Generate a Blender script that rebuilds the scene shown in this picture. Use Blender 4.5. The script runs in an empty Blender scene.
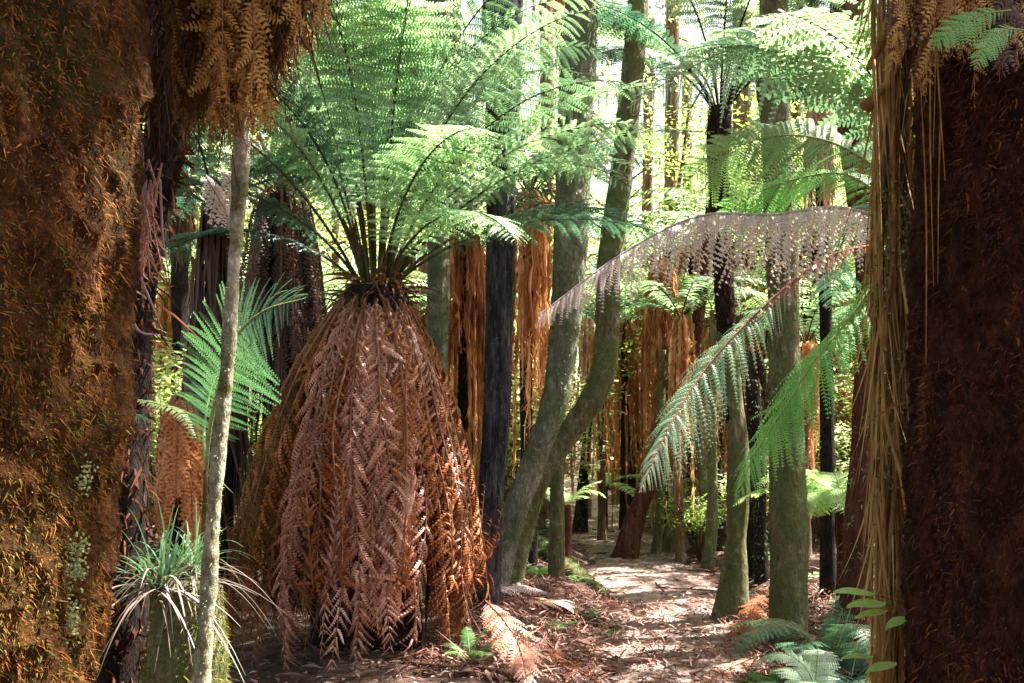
import bpy, math, random
import numpy as np
from math import radians as R, sin, cos, pi
random.seed(7)
rng = np.random.default_rng(7)

scene = bpy.context.scene
COL = scene.collection

# ------------------------------------------------------------------ camera model
F = 995.6
CH = 1.6
HY = 440.0
SUN_EL, SUN_AZ = 58.0, 22.0          # azimuth from +x towards +y: the sun stands to the right and a little beyond
def at(px, py, Y):
    """photo pixel at depth Y -> world point (metres)"""
    return np.array([(px - 512.0) / F * Y, Y, CH + (HY - py) / F * Y])
def gx(px, Y):
    return (px - 512.0) / F * Y

# ------------------------------------------------------------------ ground shape
PATH = [(-8, .3), (0, .5), (3, .7), (6.5, 1.2), (10, 1.5), (13.3, 1.8), (17.7, 1.5), (26, 1.75), (40, 3.0), (80, 6.0)]
PY = np.array([p[0] for p in PATH], float); PX = np.array([p[1] for p in PATH], float)
def pathx(y): return np.interp(y, PY, PX) + .12 * np.sin(np.asarray(y) * .9)
def pathw(y): return .50 + .08 * np.sin(np.asarray(y) * 1.7 + 1) + .016 * np.clip(np.asarray(y) - 6, 0, 14)
def ground(x, y):
    x = np.asarray(x, float); y = np.asarray(y, float)
    d = np.abs(x - pathx(y)) - pathw(y)
    bank = np.clip(d / .7, 0, 1); bank = bank * bank * (3 - 2 * bank)
    left = (x < pathx(y))
    h = bank * np.where(left, .26, .13)
    h = h + .05 * np.sin(x * 1.3 + 1.1) * np.cos(y * .9) * bank + .025 * np.sin(x * 3.7 + y * 2.9) * bank
    h = h + .012 * np.sin(x * 5.1 + y * 1.2) + .012 * np.sin(y * 3.1 - x)
    far = np.clip((np.hypot(x, y) - 25) / 60, 0, 1)
    return h + far * far * 2.5

# ------------------------------------------------------------------ materials
def _mat(name):
    m = bpy.data.materials.new(name); m.use_nodes = True
    nt = m.node_tree; nt.nodes.clear()
    out = nt.nodes.new('ShaderNodeOutputMaterial')
    return m, nt, out
def _ramp(nt, cols):
    r = nt.nodes.new('ShaderNodeValToRGB')
    els = r.color_ramp.elements
    while len(els) < len(cols): els.new(.5)
    for i, c in enumerate(cols):
        els[i].position = i / (len(cols) - 1); els[i].color = (*c, 1)
    return r
def _math(nt, op, a, b=None, clamp=False):
    n = nt.nodes.new('ShaderNodeMath'); n.operation = op; n.use_clamp = clamp
    for i, v in enumerate((a, b)):
        if v is None: continue
        if isinstance(v, (int, float)): n.inputs[i].default_value = v
        else: nt.links.new(v, n.inputs[i])
    return n.outputs[0]
def leaf_mat(name, cols, trans=.4, rough=.45, tgain=1.5, spec=.4, nscale=3.0, wobj=.3, tcol=(1.05, 1.12, .75)):
    m, nt, out = _mat(name)
    at_ = nt.nodes.new('ShaderNodeAttribute'); at_.attribute_name = 'tint'
    oi = nt.nodes.new('ShaderNodeObjectInfo')
    tc = nt.nodes.new('ShaderNodeTexCoord')
    nz = nt.nodes.new('ShaderNodeTexNoise'); nz.inputs['Scale'].default_value = nscale; nz.inputs['Detail'].default_value = 3
    nt.links.new(tc.outputs['Object'], nz.inputs['Vector'])
    f = _math(nt, 'MULTIPLY', at_.outputs['Fac'], .45)
    f = _math(nt, 'ADD', f, _math(nt, 'MULTIPLY', oi.outputs['Random'], wobj))
    nn = _math(nt, 'MULTIPLY', _math(nt, 'SUBTRACT', nz.outputs['Fac'], .5), .9)
    f = _math(nt, 'ADD', f, nn)
    f = _math(nt, 'ADD', f, (.55 - wobj) / 2, True)
    r = _ramp(nt, cols); nt.links.new(f, r.inputs['Fac'])
    p = nt.nodes.new('ShaderNodeBsdfPrincipled')
    p.inputs['Roughness'].default_value = rough
    p.inputs['Specular IOR Level'].default_value = spec
    nt.links.new(r.outputs['Color'], p.inputs['Base Color'])
    if trans > 0:
        t = nt.nodes.new('ShaderNodeBsdfTranslucent')
        mx = nt.nodes.new('ShaderNodeMixRGB'); mx.blend_type = 'MULTIPLY'; mx.inputs['Fac'].default_value = 1
        nt.links.new(r.outputs['Color'], mx.inputs['Color1'])
        mx.inputs['Color2'].default_value = (tgain * tcol[0], tgain * tcol[1], tgain * tcol[2], 1)
        nt.links.new(mx.outputs['Color'], t.inputs['Color'])
        ms = nt.nodes.new('ShaderNodeMixShader'); ms.inputs['Fac'].default_value = trans
        nt.links.new(p.outputs[0], ms.inputs[1]); nt.links.new(t.outputs[0], ms.inputs[2])
        nt.links.new(ms.outputs[0], out.inputs['Surface'])
    else:
        nt.links.new(p.outputs[0], out.inputs['Surface'])
    return m
def bark_mat(name, cols, scale=8.0, stretch=.25, bump=.6, moss=None, mossamt=.5, rough=.9, lichen=None, lamt=.62, mscale=3.0):
    m, nt, out = _mat(name)
    tc = nt.nodes.new('ShaderNodeTexCoord')
    mp = nt.nodes.new('ShaderNodeMapping'); mp.inputs['Scale'].default_value = (1, 1, stretch)
    nt.links.new(tc.outputs['Object'], mp.inputs['Vector'])
    nz = nt.nodes.new('ShaderNodeTexNoise'); nz.inputs['Scale'].default_value = scale
    nz.inputs['Detail'].default_value = 8; nz.inputs['Roughness'].default_value = .65
    nt.links.new(mp.outputs[0], nz.inputs['Vector'])
    vz = nt.nodes.new('ShaderNodeTexNoise'); vz.inputs['Scale'].default_value = scale * 5
    vz.inputs['Detail'].default_value = 5; vz.inputs['Roughness'].default_value = .7
    nt.links.new(mp.outputs[0], vz.inputs['Vector'])
    mixf = _math(nt, 'ADD', _math(nt, 'MULTIPLY', nz.outputs['Fac'], .65), _math(nt, 'MULTIPLY', vz.outputs['Fac'], .5))
    mixf = _math(nt, 'MULTIPLY', _math(nt, 'SUBTRACT', mixf, .40), 3.1, True)
    r = _ramp(nt, cols); nt.links.new(mixf, r.inputs['Fac'])
    col = r.outputs['Color']
    def over(col, c, amt, sc, seed, cc=None):
        n2 = nt.nodes.new('ShaderNodeTexNoise'); n2.noise_dimensions = '4D'; n2.inputs['W'].default_value = seed
        n2.inputs['Scale'].default_value = sc; n2.inputs['Detail'].default_value = 9; n2.inputs['Roughness'].default_value = .78
        nt.links.new(tc.outputs['Object'], n2.inputs['Vector'])
        fac = _math(nt, 'MULTIPLY', _math(nt, 'SUBTRACT', n2.outputs['Fac'], 1 - amt), 7, True)
        n3 = nt.nodes.new('ShaderNodeTexNoise'); n3.inputs['Scale'].default_value = 45; n3.inputs['Detail'].default_value = 3
        nt.links.new(tc.outputs['Object'], n3.inputs['Vector'])
        rr = _ramp(nt, [tuple(v * .45 for v in c), c]); nt.links.new(n3.outputs['Fac'], rr.inputs['Fac'])
        mx = nt.nodes.new('ShaderNodeMixRGB'); nt.links.new(fac, mx.inputs['Fac'])
        nt.links.new(col, mx.inputs['Color1']); nt.links.new(rr.outputs['Color'], mx.inputs['Color2'])
        return mx.outputs['Color']
    if moss: col = over(col, moss, mossamt, mscale, 1.3)
    if lichen: col = over(col, lichen, 1 - lamt, 9, 5.1)
    p = nt.nodes.new('ShaderNodeBsdfPrincipled'); p.inputs['Roughness'].default_value = rough
    p.inputs['Specular IOR Level'].default_value = .12
    nt.links.new(col, p.inputs['Base Color'])
    b = nt.nodes.new('ShaderNodeBump'); b.inputs['Strength'].default_value = bump; b.inputs['Distance'].default_value = .06
    nt.links.new(mixf, b.inputs['Height']); nt.links.new(b.outputs[0], p.inputs['Normal'])
    nt.links.new(p.outputs[0], out.inputs['Surface'])
    return m

M = {}
M['frond']      = leaf_mat('frond_green', [(.028,.066,.038), (.14,.25,.13), (.46,.59,.38)], .4, .33, 1.4, .8, tcol=(1.05,1.08,.85), wobj=.7)
M['frond_mid']  = leaf_mat('frond_mid', [(.03,.075,.035), (.07,.16,.08), (.14,.27,.14)], .35, .45, 1.3, .4)
M['frond_lime'] = leaf_mat('frond_lime', [(.16,.29,.14), (.29,.46,.24), (.46,.62,.38)], .5, .35, 1.4, .8, tcol=(1.05,1.1,.85))
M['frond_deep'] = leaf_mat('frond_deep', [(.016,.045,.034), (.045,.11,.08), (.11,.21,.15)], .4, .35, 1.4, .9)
M['frond_silver']= leaf_mat('frond_silver', [(.12,.19,.13), (.28,.39,.28), (.52,.62,.48)], .4, .4, 1.3, .5)
M['frond_olive']= leaf_mat('frond_olive', [(.09,.15,.06), (.17,.25,.10), (.27,.34,.16)], .45, .5, 1.5, .4)
M['frond_bright']= leaf_mat('frond_bright', [(.07,.20,.05), (.14,.33,.09), (.25,.46,.16)], .5, .4, 1.6, .4)
M['frond_pale'] = leaf_mat('frond_pale', [(.20,.34,.14), (.36,.50,.24), (.60,.70,.42)], .5, .45, 1.5, .4)
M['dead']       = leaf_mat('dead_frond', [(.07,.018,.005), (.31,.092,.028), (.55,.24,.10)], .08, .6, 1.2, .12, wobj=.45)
M['dead_shade']  = leaf_mat('dead_frond_shade', [(.025,.007,.002), (.15,.042,.012), (.32,.11,.035)], .05, .6, 1.2, .1, wobj=.45)  # shade between the outer fronds put into a darker colour
M['dead_pink']  = leaf_mat('dead_frond_pink', [(.14,.042,.020), (.46,.19,.12), (.86,.56,.45)], .08, .4, 1.2, .6, wobj=.4)  # pinkish dead fronds, sunlit highlights painted into the pale end
M['dead_purple']= leaf_mat('dead_frond_mauve', [(.34,.23,.24), (.62,.49,.52), (.88,.79,.82)], .3, .5, 1.3, .4)
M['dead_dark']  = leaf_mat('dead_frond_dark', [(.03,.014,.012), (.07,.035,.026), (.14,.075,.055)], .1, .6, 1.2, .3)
M['dead_gold']  = leaf_mat('dead_frond_gold', [(.04,.018,.005), (.24,.105,.024), (.56,.33,.10)], .2, .6, 1.3, .12, wobj=.5)
M['rust']       = leaf_mat('rusty_thatch', [(.10,.032,.014), (.44,.19,.095), (.92,.66,.50)], .5, .65, 1.5, .3, wobj=.3)  # rusty skirts, with sunlight on the far ones put into the colour
M['rust_dim']   = leaf_mat('rusty_thatch_dim', [(.035,.015,.006), (.12,.055,.02), (.26,.14,.055)], .15, .65, 1.4, .3)
M['stalk']      = bark_mat('frond_stalk', [(.016,.010,.006), (.05,.035,.014), (.10,.10,.03)], 14, .3, .3)
M['stalk_green']= bark_mat('frond_rib_green', [(.10,.13,.04), (.20,.24,.09), (.30,.36,.16)], 20, .3, .2)
M['stalk_dead'] = bark_mat('frond_rib_dead', [(.08,.030,.018), (.18,.075,.045), (.30,.16,.11)], 20, .3, .3)
M['stalk_mauve']= bark_mat('frond_rib_mauve', [(.22,.15,.15), (.36,.27,.28), (.5,.4,.42)], 20, .3, .3)
M['stalk_red']  = bark_mat('frond_rib_red', [(.18,.05,.035), (.32,.11,.08), (.45,.2,.15)], 20, .3, .3)
M['giant']      = bark_mat('fibrous_rusty_bark', [(.012,.005,.002), (.088,.033,.008), (.20,.080,.020)], 16, .7, 1., (.055,.052,.010), .5, mscale=2.2)
M['giant_dark'] = bark_mat('dark_root_bark', [(.005,.002,.001), (.040,.012,.006), (.14,.042,.018)], 14, .5, 1.)
M['fibre_rust'] = leaf_mat('rusty_fibre', [(.022,.008,.003), (.145,.053,.012), (.27,.108,.028)], .15, .8, 1.4, .08, 2.0)
M['fibre_moss'] = leaf_mat('olive_moss_tufts', [(.03,.03,.006), (.12,.115,.02), (.27,.25,.06)], .2, .8, 1.4, .08, 2.0)
M['fibre_dark'] = leaf_mat('dark_red_fibre', [(.006,.003,.0015), (.055,.018,.009), (.17,.060,.025)], .1, .8, 1.4, .08, 2.0)
M['sapling']    = bark_mat('mottled_pale_bark', [(.16,.13,.06), (.52,.47,.30), (.88,.84,.72)], 16, .6, .8, (.15,.16,.03), .54, lichen=(.75,.70,.66), lamt=.53)
M['lichen_flake']= leaf_mat('lichen_flakes', [(.16,.17,.06), (.42,.42,.27), (.8,.78,.70)], .15, .8, 1.2, .2)
M['mossbark']   = bark_mat('mossy_bark', [(.04,.028,.016), (.19,.14,.08), (.46,.38,.24)], 10, .3, 1., (.21,.25,.085), .57, lichen=(.58,.60,.42), lamt=.54, mscale=3.5)
M['greybark']   = bark_mat('grey_lichen_bark', [(.08,.065,.055), (.30,.26,.21), (.62,.56,.47)], 12, .3, 1., (.21,.27,.13), .57, lichen=(.62,.66,.52), lamt=.54, mscale=4)
M['purplebark'] = bark_mat('dark_slate_bark', [(.010,.009,.012), (.05,.045,.058), (.19,.175,.20)], 12, .18, 1.0, (.055,.075,.025), .40)
M['brownbark']  = bark_mat('brown_bark', [(.05,.024,.012), (.13,.07,.04), (.26,.16,.09)], 9, .12, .9, (.12,.13,.04), .42)
M['farbark']    = bark_mat('pale_fibrous_bark', [(.06,.032,.018), (.20,.115,.07), (.42,.28,.19)], 9, .2, .9, (.16,.18,.06), .5)  # paler bark for the trunks further back
M['blackbark']  = bark_mat('black_fibrous_bark', [(.006,.004,.004), (.02,.014,.012), (.06,.04,.03)], 12, .4, .9)
M['redbark']    = bark_mat('red_brown_bark', [(.03,.010,.008), (.10,.032,.022), (.2,.085,.055)], 9, .2, .9)
M['vine']       = bark_mat('tawny_vine', [(.11,.050,.012), (.34,.175,.05), (.58,.38,.14)], 16, .2, .7, (.12,.13,.04), .43)
M['shred']      = leaf_mat('bark_shreds', [(.05,.022,.007), (.28,.14,.04), (.62,.42,.17)], .25, .6, 1.3, .3)
M['thatch_dark']= leaf_mat('dark_brown_thatch', [(.012,.006,.003), (.055,.025,.009), (.16,.08,.028)], .05, .7, 1.2, .1)
M['moss']       = leaf_mat('green_moss', [(.025,.036,.012), (.11,.13,.05), (.32,.35,.19)], .3, .7, 1.4, .2)
M['blade']      = leaf_mat('strap_leaf', [(.025,.06,.03), (.06,.12,.06), (.18,.26,.15)], .3, .35, 1.4, .5)
M['blade_dead'] = leaf_mat('strap_leaf_dead', [(.05,.035,.025), (.14,.10,.08), (.36,.30,.26)], .2, .5, 1.2, .4)
M['leaf_lime']  = leaf_mat('broad_leaf', [(.16,.30,.06), (.30,.48,.13), (.45,.62,.26)], .45, .4, 1.4, .5, 30)
M['redstem']    = bark_mat('red_stem', [(.15,.04,.03), (.26,.08,.06), (.34,.14,.1)], 20, .3, .2)
M['bgleaf']     = leaf_mat('olive_leaves', [(.06,.09,.02), (.19,.25,.07), (.44,.50,.20)], .5, .45, 1.5, .4, .6)
M['bgleaf_sunpaint']= leaf_mat('sun_painted_leaves', [(.13,.17,.06), (.38,.43,.20), (.76,.78,.54)], .55, .45, 1.4, .4, .6, tcol=(1.1,1.1,.9))  # sun glare and haze put into a paler leaf colour
M['canopyleaf'] = leaf_mat('canopy_leaves', [(.03,.07,.02), (.06,.13,.035), (.10,.2,.05)], .35, .45, 1.5, .4, .6)
M['litter']     = leaf_mat('leaf_litter', [(.06,.028,.02), (.23,.13,.10), (.55,.40,.34)], .1, .65, 1.2, .4, 1.5)
M['litter_red'] = leaf_mat('red_frond_litter', [(.05,.018,.012), (.19,.08,.055), (.50,.30,.24)], .1, .6, 1.2, .4, 1.5)

def ground_mat(name, cols, sc=2.0, moss=None, amt=.45):
    return bark_mat(name, cols, sc, 1, .8, moss, amt, .95, mscale=.9)
M['soil'] = ground_mat('forest_soil', [(.02,.011,.008), (.07,.040,.030), (.17,.11,.085)], 3.0, (.06,.08,.02), .42)
M['path'] = ground_mat('trodden_path', [(.13,.08,.065), (.30,.21,.18), (.50,.40,.36)], 4.0)

# ------------------------------------------------------------------ mesh builder
def norm(v): return v / np.maximum(np.linalg.norm(v, axis=-1, keepdims=True), 1e-9)
def sn(p, freq, seed=0):
    """cheap smooth noise in -1..1 on an (N,3) array"""
    r = np.random.default_rng(seed + 101); out = np.zeros(p.shape[:-1]); tot = 0
    for i in range(7):
        k = r.normal(size=3); k *= freq * (1 + .35 * i) / np.linalg.norm(k)
        a = 1 / (1 + .3 * i); out += a * np.sin(p @ k + r.uniform(0, 6.28)); tot += a
    return out / tot * 1.6
class MB:
    def __init__(s): s.v = []; s.q = []; s.t = []; s.tint = []; s.qm = []; s.tm = []; s.n = 0
    def add(s, v, quads=None, tris=None, tint=.5, mi=0):
        v = np.asarray(v, float).reshape(-1, 3)
        s.v.append(v)
        s.tint.append(np.broadcast_to(np.asarray(tint, float), (len(v),)))
        if quads is not None and len(quads):
            quads = np.asarray(quads, np.int64) + s.n; s.q.append(quads); s.qm.append(np.full(len(quads), mi))
        if tris is not None and len(tris):
            tris = np.asarray(tris, np.int64) + s.n; s.t.append(tris); s.tm.append(np.full(len(tris), mi))
        s.n += len(v)
    def mesh(s, name, mats, origin=(0, 0, 0), smooth=True):
        me = bpy.data.meshes.new(name)
        v = np.concatenate(s.v) - np.asarray(origin, float)
        q = np.concatenate(s.q) if s.q else np.zeros((0, 4), np.int64)
        t = np.concatenate(s.t) if s.t else np.zeros((0, 3), np.int64)
        me.vertices.add(len(v)); me.vertices.foreach_set('co', v.astype(np.float32).ravel())
        me.loops.add(len(q) * 4 + len(t) * 3)
        me.loops.foreach_set('vertex_index', np.concatenate([q.ravel(), t.ravel()]).astype(np.int32))
        me.polygons.add(len(q) + len(t))
        ls = np.concatenate([np.arange(len(q)) * 4, len(q) * 4 + np.arange(len(t)) * 3]).astype(np.int32)
        me.polygons.foreach_set('loop_start', ls)
        mi = np.concatenate([np.concatenate(s.qm) if s.qm else np.zeros(0), np.concatenate(s.tm) if s.tm else np.zeros(0)]).astype(np.int32)
        me.polygons.foreach_set('material_index', mi)
        me.polygons.foreach_set('use_smooth', np.full(len(mi), smooth))
        a = me.attributes.new('tint', 'FLOAT', 'POINT')
        a.data.foreach_set('value', np.concatenate(s.tint).astype(np.float32))
        for m in (mats if isinstance(mats, (list, tuple)) else [mats]): me.materials.append(m)
        me.update(calc_edges=True); me.validate()
        return me
    def build(s, name, mats, parent=None, smooth=True, origin=None, label=None):
        org = origin if origin is not None else (tuple(parent.location) if parent is not None and parent.get('_w') is None else (0, 0, 0))
        me = s.mesh(name, mats, org, smooth)
        o = bpy.data.objects.new(name, me); COL.objects.link(o)
        if parent is not None: o.parent = parent
        else: o.location = org
        if label: o['label'] = label
        return o

def tag(o, label=None, cat=None, group=None, kind=None):
    if label: o['label'] = label
    if cat: o['category'] = cat
    if group: o['group'] = group
    if kind: o['kind'] = kind
    return o
def thing(name, loc, label, cat, group=None):
    o = bpy.data.objects.new(name, None); COL.objects.link(o); o.empty_display_size = .1
    o.location = tuple(float(c) for c in loc)
    return tag(o, label, cat, group)
def copy_tree(root, loc, rz=0, sc=1.0, label=None, group=None):
    r = root.copy(); COL.objects.link(r); r.location = loc; r.rotation_euler = (0, 0, rz); r.scale = (sc, sc, sc)
    if label: r['label'] = label
    if group: r['group'] = group
    for ch in list(root.children):
        c = ch.copy(); COL.objects.link(c); c.parent = r
        for g in list(ch.children):
            d = g.copy(); COL.objects.link(d); d.parent = c
    return r

def resample(pts, n):
    pts = np.asarray(pts, float)
    # catmull-rom through pts, then even arc length
    P = np.vstack([2 * pts[0] - pts[1], pts, 2 * pts[-1] - pts[-2]])
    out = []
    for i in range(1, len(P) - 2):
        t = np.linspace(0, 1, 16, endpoint=False)[:, None]
        p0, p1, p2, p3 = P[i-1], P[i], P[i+1], P[i+2]
        out.append(.5 * (2*p1 + (-p0+p2)*t + (2*p0-5*p1+4*p2-p3)*t**2 + (-p0+3*p1-3*p2+p3)*t**3))
    out.append(pts[-1:]); C = np.vstack(out)
    d = np.r_[0, np.cumsum(np.linalg.norm(np.diff(C, axis=0), axis=1))]
    s = np.linspace(0, d[-1], n)
    return np.stack([np.interp(s, d, C[:, k]) for k in range(3)], 1), d[-1]
def frames(C, ref=None):
    t = norm(np.gradient(C, axis=0))
    if ref is None:
        ref = np.array([0, 1., 0]) if abs(t[:, 1]).mean() < .8 else np.array([1., 0, 0])
    ref = np.broadcast_to(np.asarray(ref, float), C.shape)
    side = norm(np.cross(t, ref)); nr = np.cross(side, t)
    return t, side, nr
def tube(mb, pts, radii, nseg=12, nring=None, amp=.0, freq=8, seed=0, tint=.5, mi=0, ridges=0, ramp_=.0, rough=0.):
    nring = nring or max(4, len(pts) * 4)
    C, L = resample(pts, nring)
    if len(radii) == len(pts):
        ch = np.r_[0, np.cumsum(np.linalg.norm(np.diff(np.asarray([tuple(q) for q in pts], float), axis=0), axis=1))]; ch /= ch[-1]
    else: ch = np.linspace(0, 1, len(radii))
    rad = np.interp(np.linspace(0, 1, nring), ch, radii)
    t, s, n = frames(C)
    a = np.linspace(0, 2 * pi, nseg, endpoint=False)
    dirs = s[:, None, :] * np.cos(a)[None, :, None] + n[:, None, :] * np.sin(a)[None, :, None]
    base = C[:, None, :] + dirs * rad[:, None, None]
    rr = np.ones((nring, nseg))
    if amp: rr += amp * sn(base.reshape(-1, 3) * np.array([1, 1, .45]), freq, seed).reshape(nring, nseg) + amp * .5 * sn(base.reshape(-1, 3) * np.array([1, 1, .6]), freq * 3.1, seed + 5).reshape(nring, nseg)
    if rough:
        q_ = base.reshape(-1, 3)
        rr -= rough * (np.abs(sn(q_ * [1, 1, .7], 38, seed + 11)).reshape(nring, nseg) ** .5 + .6 * np.abs(sn(q_, 90, seed + 12)).reshape(nring, nseg) ** .5 - .9)
    if ridges:
        rr += ramp_ * np.sin(a[None, :] * ridges + 2.5 * np.sin(C[:, 2] * 1.3 + seed)[:, None] * .4)
    v = C[:, None, :] + dirs * (rad[:, None] * rr)[..., None]
    idx = np.arange(nring * nseg).reshape(nring, nseg)
    nx = np.roll(idx, -1, 1)
    q = np.stack([idx[:-1], nx[:-1], nx[1:], idx[1:]], -1).reshape(-1, 4)
    vv = np.vstack([v.reshape(-1, 3), C[0], C[-1]])
    b = nring * nseg
    tr = np.vstack([np.stack([nx[0], idx[0], np.full(nseg, b)], -1), np.stack([idx[-1], nx[-1], np.full(nseg, b + 1)], -1)])
    mb.add(vv, q, tr, tint, mi)
    return C, rad, (v, dirs)
def strips(mb, base, d, side, length, width, bend=None, k=2, tint=.5, mi=0, tipw=.05, midw=1.0):
    """N tapered ribbons: base (N,3), direction d, side vector, quadratic bend vector (N,3) in units of length"""
    base = np.atleast_2d(base); N = len(base)
    length = np.broadcast_to(np.asarray(length, float), (N,)); width = np.broadcast_to(np.asarray(width, float), (N,))
    if bend is None: bend = np.zeros((N, 3))
    u = np.linspace(0, 1, k + 1)
    w = np.interp(u, [0, .4, 1], [.6, midw, tipw])
    c = base[:, None] + length[:, None, None] * (u[None, :, None] * d[:, None] + (u ** 2)[None, :, None] * bend[:, None])
    o = side[:, None] * (width[:, None] * w[None])[..., None] * .5
    v = np.stack([c - o, c + o], 2).reshape(-1, 3)
    i0 = (np.arange(N) * 2 * (k + 1))[:, None] + (np.arange(k) * 2)[None]
    q = np.stack([i0, i0 + 1, i0 + 3, i0 + 2], -1).reshape(-1, 4)
    tn = np.repeat(np.broadcast_to(np.asarray(tint, float), (N,)), 2 * (k + 1))
    mb.add(v, q, None, tn, mi)
def diamonds(mb, c, d, side, ln, wd, tint=.5, mi=0, fold=None):
    N = len(c); ln = np.broadcast_to(np.asarray(ln, float), (N,))[:, None]; wd = np.broadcast_to(np.asarray(wd, float), (N,))[:, None]
    mid = c + d * ln * .45
    if fold is not None: mid = mid + fold * wd * .25
    v = np.stack([c, mid + side * wd * .5, c + d * ln, mid - side * wd * .5], 1).reshape(-1, 3)
    q = np.arange(N * 4).reshape(-1, 4)
    mb.add(v, q, None, np.repeat(np.broadcast_to(np.asarray(tint, float), (N,)), 4), mi)
def rvec(n, r=rng): return norm(r.normal(size=(n, 3)))

# ------------------------------------------------------------------ fronds
def frond(mb, pts, W, ref=(0, 0, 1), npin=34, npl=14, start=.18, fwd=25, droop=.25, grav=.5, seed=0, prof='tree',
          rr=.012, jit=.06, pw=.9, pl=.20, lift=0., curl=.25, tint0=.5, tintr=.5, ribm=1, leafm=0, missing=0.):
    r = np.random.default_rng(seed)
    n = 40
    C, L = resample(pts, n)
    t, s, nr = frames(C, ref)
    # rib
    k = 5
    a = np.linspace(0, 2 * pi, k, endpoint=False)
    rad = rr * np.linspace(1, .18, n)
    ring = C[:, None] + (s[:, None] * np.cos(a)[None, :, None] + nr[:, None] * np.sin(a)[None, :, None]) * rad[:, None, None]
    idx = np.arange(n * k).reshape(n, k); nx = np.roll(idx, -1, 1)
    mb.add(ring.reshape(-1, 3), np.stack([idx[:-1], nx[:-1], nx[1:], idx[1:]], -1).reshape(-1, 4), None, .5, ribm)
    sp = np.linspace(start, .995, npin)
    sp = np.repeat(sp, 2) + r.normal(size=npin * 2) * .15 / npin
    sp = np.clip(sp, 0, 1)
    sg = np.tile([1., -1.], npin)
    if missing: keep = r.random(len(sp)) > missing; sp = sp[keep]; sg = sg[keep]
    u = (sp - start) / (1 - start)
    if prof == 'tree': ln = W * np.clip(np.interp(u, [0, .12, .35, .55, .8, 1], [.35, .62, .95, 1, .62, .04]), .03, 1)
    elif prof == 'tri': ln = W * np.interp(u, [0, .08, .25, .6, 1], [.7, .95, 1, .62, .03])
    elif prof == 'plume': ln = W * np.interp(u, [0, .08, .3, .55, .8, 1], [.5, .9, 1, .75, .36, .12])
    else: ln = W * np.interp(u, [0, .1, .4, .8, 1], [.5, .9, 1, .75, .15])
    ln = ln * (1 + r.normal(size=len(ln)) * .05)
    x = np.linspace(0, 1, n)
    def I(A): return np.stack([np.interp(sp, x, A[:, j]) for j in range(3)], 1)
    b = I(C); T = norm(I(t)); S = norm(I(s)); Nn = norm(I(nr))
    fa = np.radians(fwd) * (1 + .5 * u) + r.normal(size=len(u)) * jit
    d = norm(S * (sg * np.cos(fa))[:, None] + T * np.sin(fa)[:, None] + Nn * (lift + r.normal(size=len(u)) * jit)[:, None])
    g = -Nn * (1 - grav) + np.array([0, 0, -1.]) * grav
    dr = droop * (1 + r.normal(size=len(u)) * .25)
    tt = np.clip(tint0 + (r.random(len(u)) - .5) * tintr, 0, 1)
    if npl == 0:
        sw = L * (1 - start) / npin * pw
        sd = norm(T - d * (T * d).sum(1, keepdims=True))
        strips(mb, b, d, sd, ln, np.full(len(u), sw), g * dr[:, None], 3, tt, leafm)
        return
    uu = (np.arange(npl) + .5) / npl
    tp = norm(d[:, None] + 2 * (uu[None, :, None] * (g * dr[:, None])[:, None]))
    pos = b[:, None] + ln[:, None, None] * (uu[None, :, None] * d[:, None] + (uu ** 2)[None, :, None] * (g * dr[:, None])[:, None])
    Tb = np.broadcast_to(T[:, None], tp.shape)
    sd = norm(Tb - tp * (Tb * tp).sum(-1, keepdims=True))          # leaflets lie along the rib, also where the pinna hangs
    nn = np.cross(sd, tp); nn = nn * np.where((nn * Nn[:, None]).sum(-1, keepdims=True) < 0, -1., 1.)
    # pinna rib as thin strip
    strips(mb, b, d, norm(np.cross(d, Nn)), ln, L * .0022 + 0 * ln, g * dr[:, None], 3, tt, leafm)
    plen = ln[:, None] * pl * np.interp(uu, [0, .15, .6, 1], [.75, 1, .8, .25])[None]
    if prof == 'plume': plen = np.maximum(plen, .009)
    gap = ln[:, None] / npl
    for q in (1., -1.):
        dd = norm(sd * q + tp * .45 - nn * curl + r.normal(size=tp.shape) * .08)
        w = np.broadcast_to(gap * pw, plen.shape)
        base = pos - tp * 0
        tip = base + dd * plen[..., None]
        v = np.stack([base - tp * w[..., None] * .5, base + tp * w[..., None] * .5, tip + tp * w[..., None] * .22, tip - tp * w[..., None] * .16], 2).reshape(-1, 3)
        mb.add(v, np.arange(len(v)).reshape(-1, 4), None, np.repeat(np.clip(tt[:, None] + (r.random(plen.shape) - .5) * .2, 0, 1).ravel(), 4), leafm)

def arch(base, az, e0, e1, L, p=1.6, n=8, sway=0.):
    """a curve leaving base at elevation e0 (deg) and bending to e1 at the tip, in azimuth az (deg, 0=+x, 90=away)"""
    pts = [np.asarray(base, float)]; ds = L / (n - 1)
    for i in range(1, n):
        s = (i - .5) / (n - 1)
        e = R(e0 + (e1 - e0) * s ** p); a = R(az + sway * s)
        pts.append(pts[-1] + ds * np.array([cos(e) * cos(a), cos(e) * sin(a), sin(e)]))
    return np.array(pts)

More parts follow.
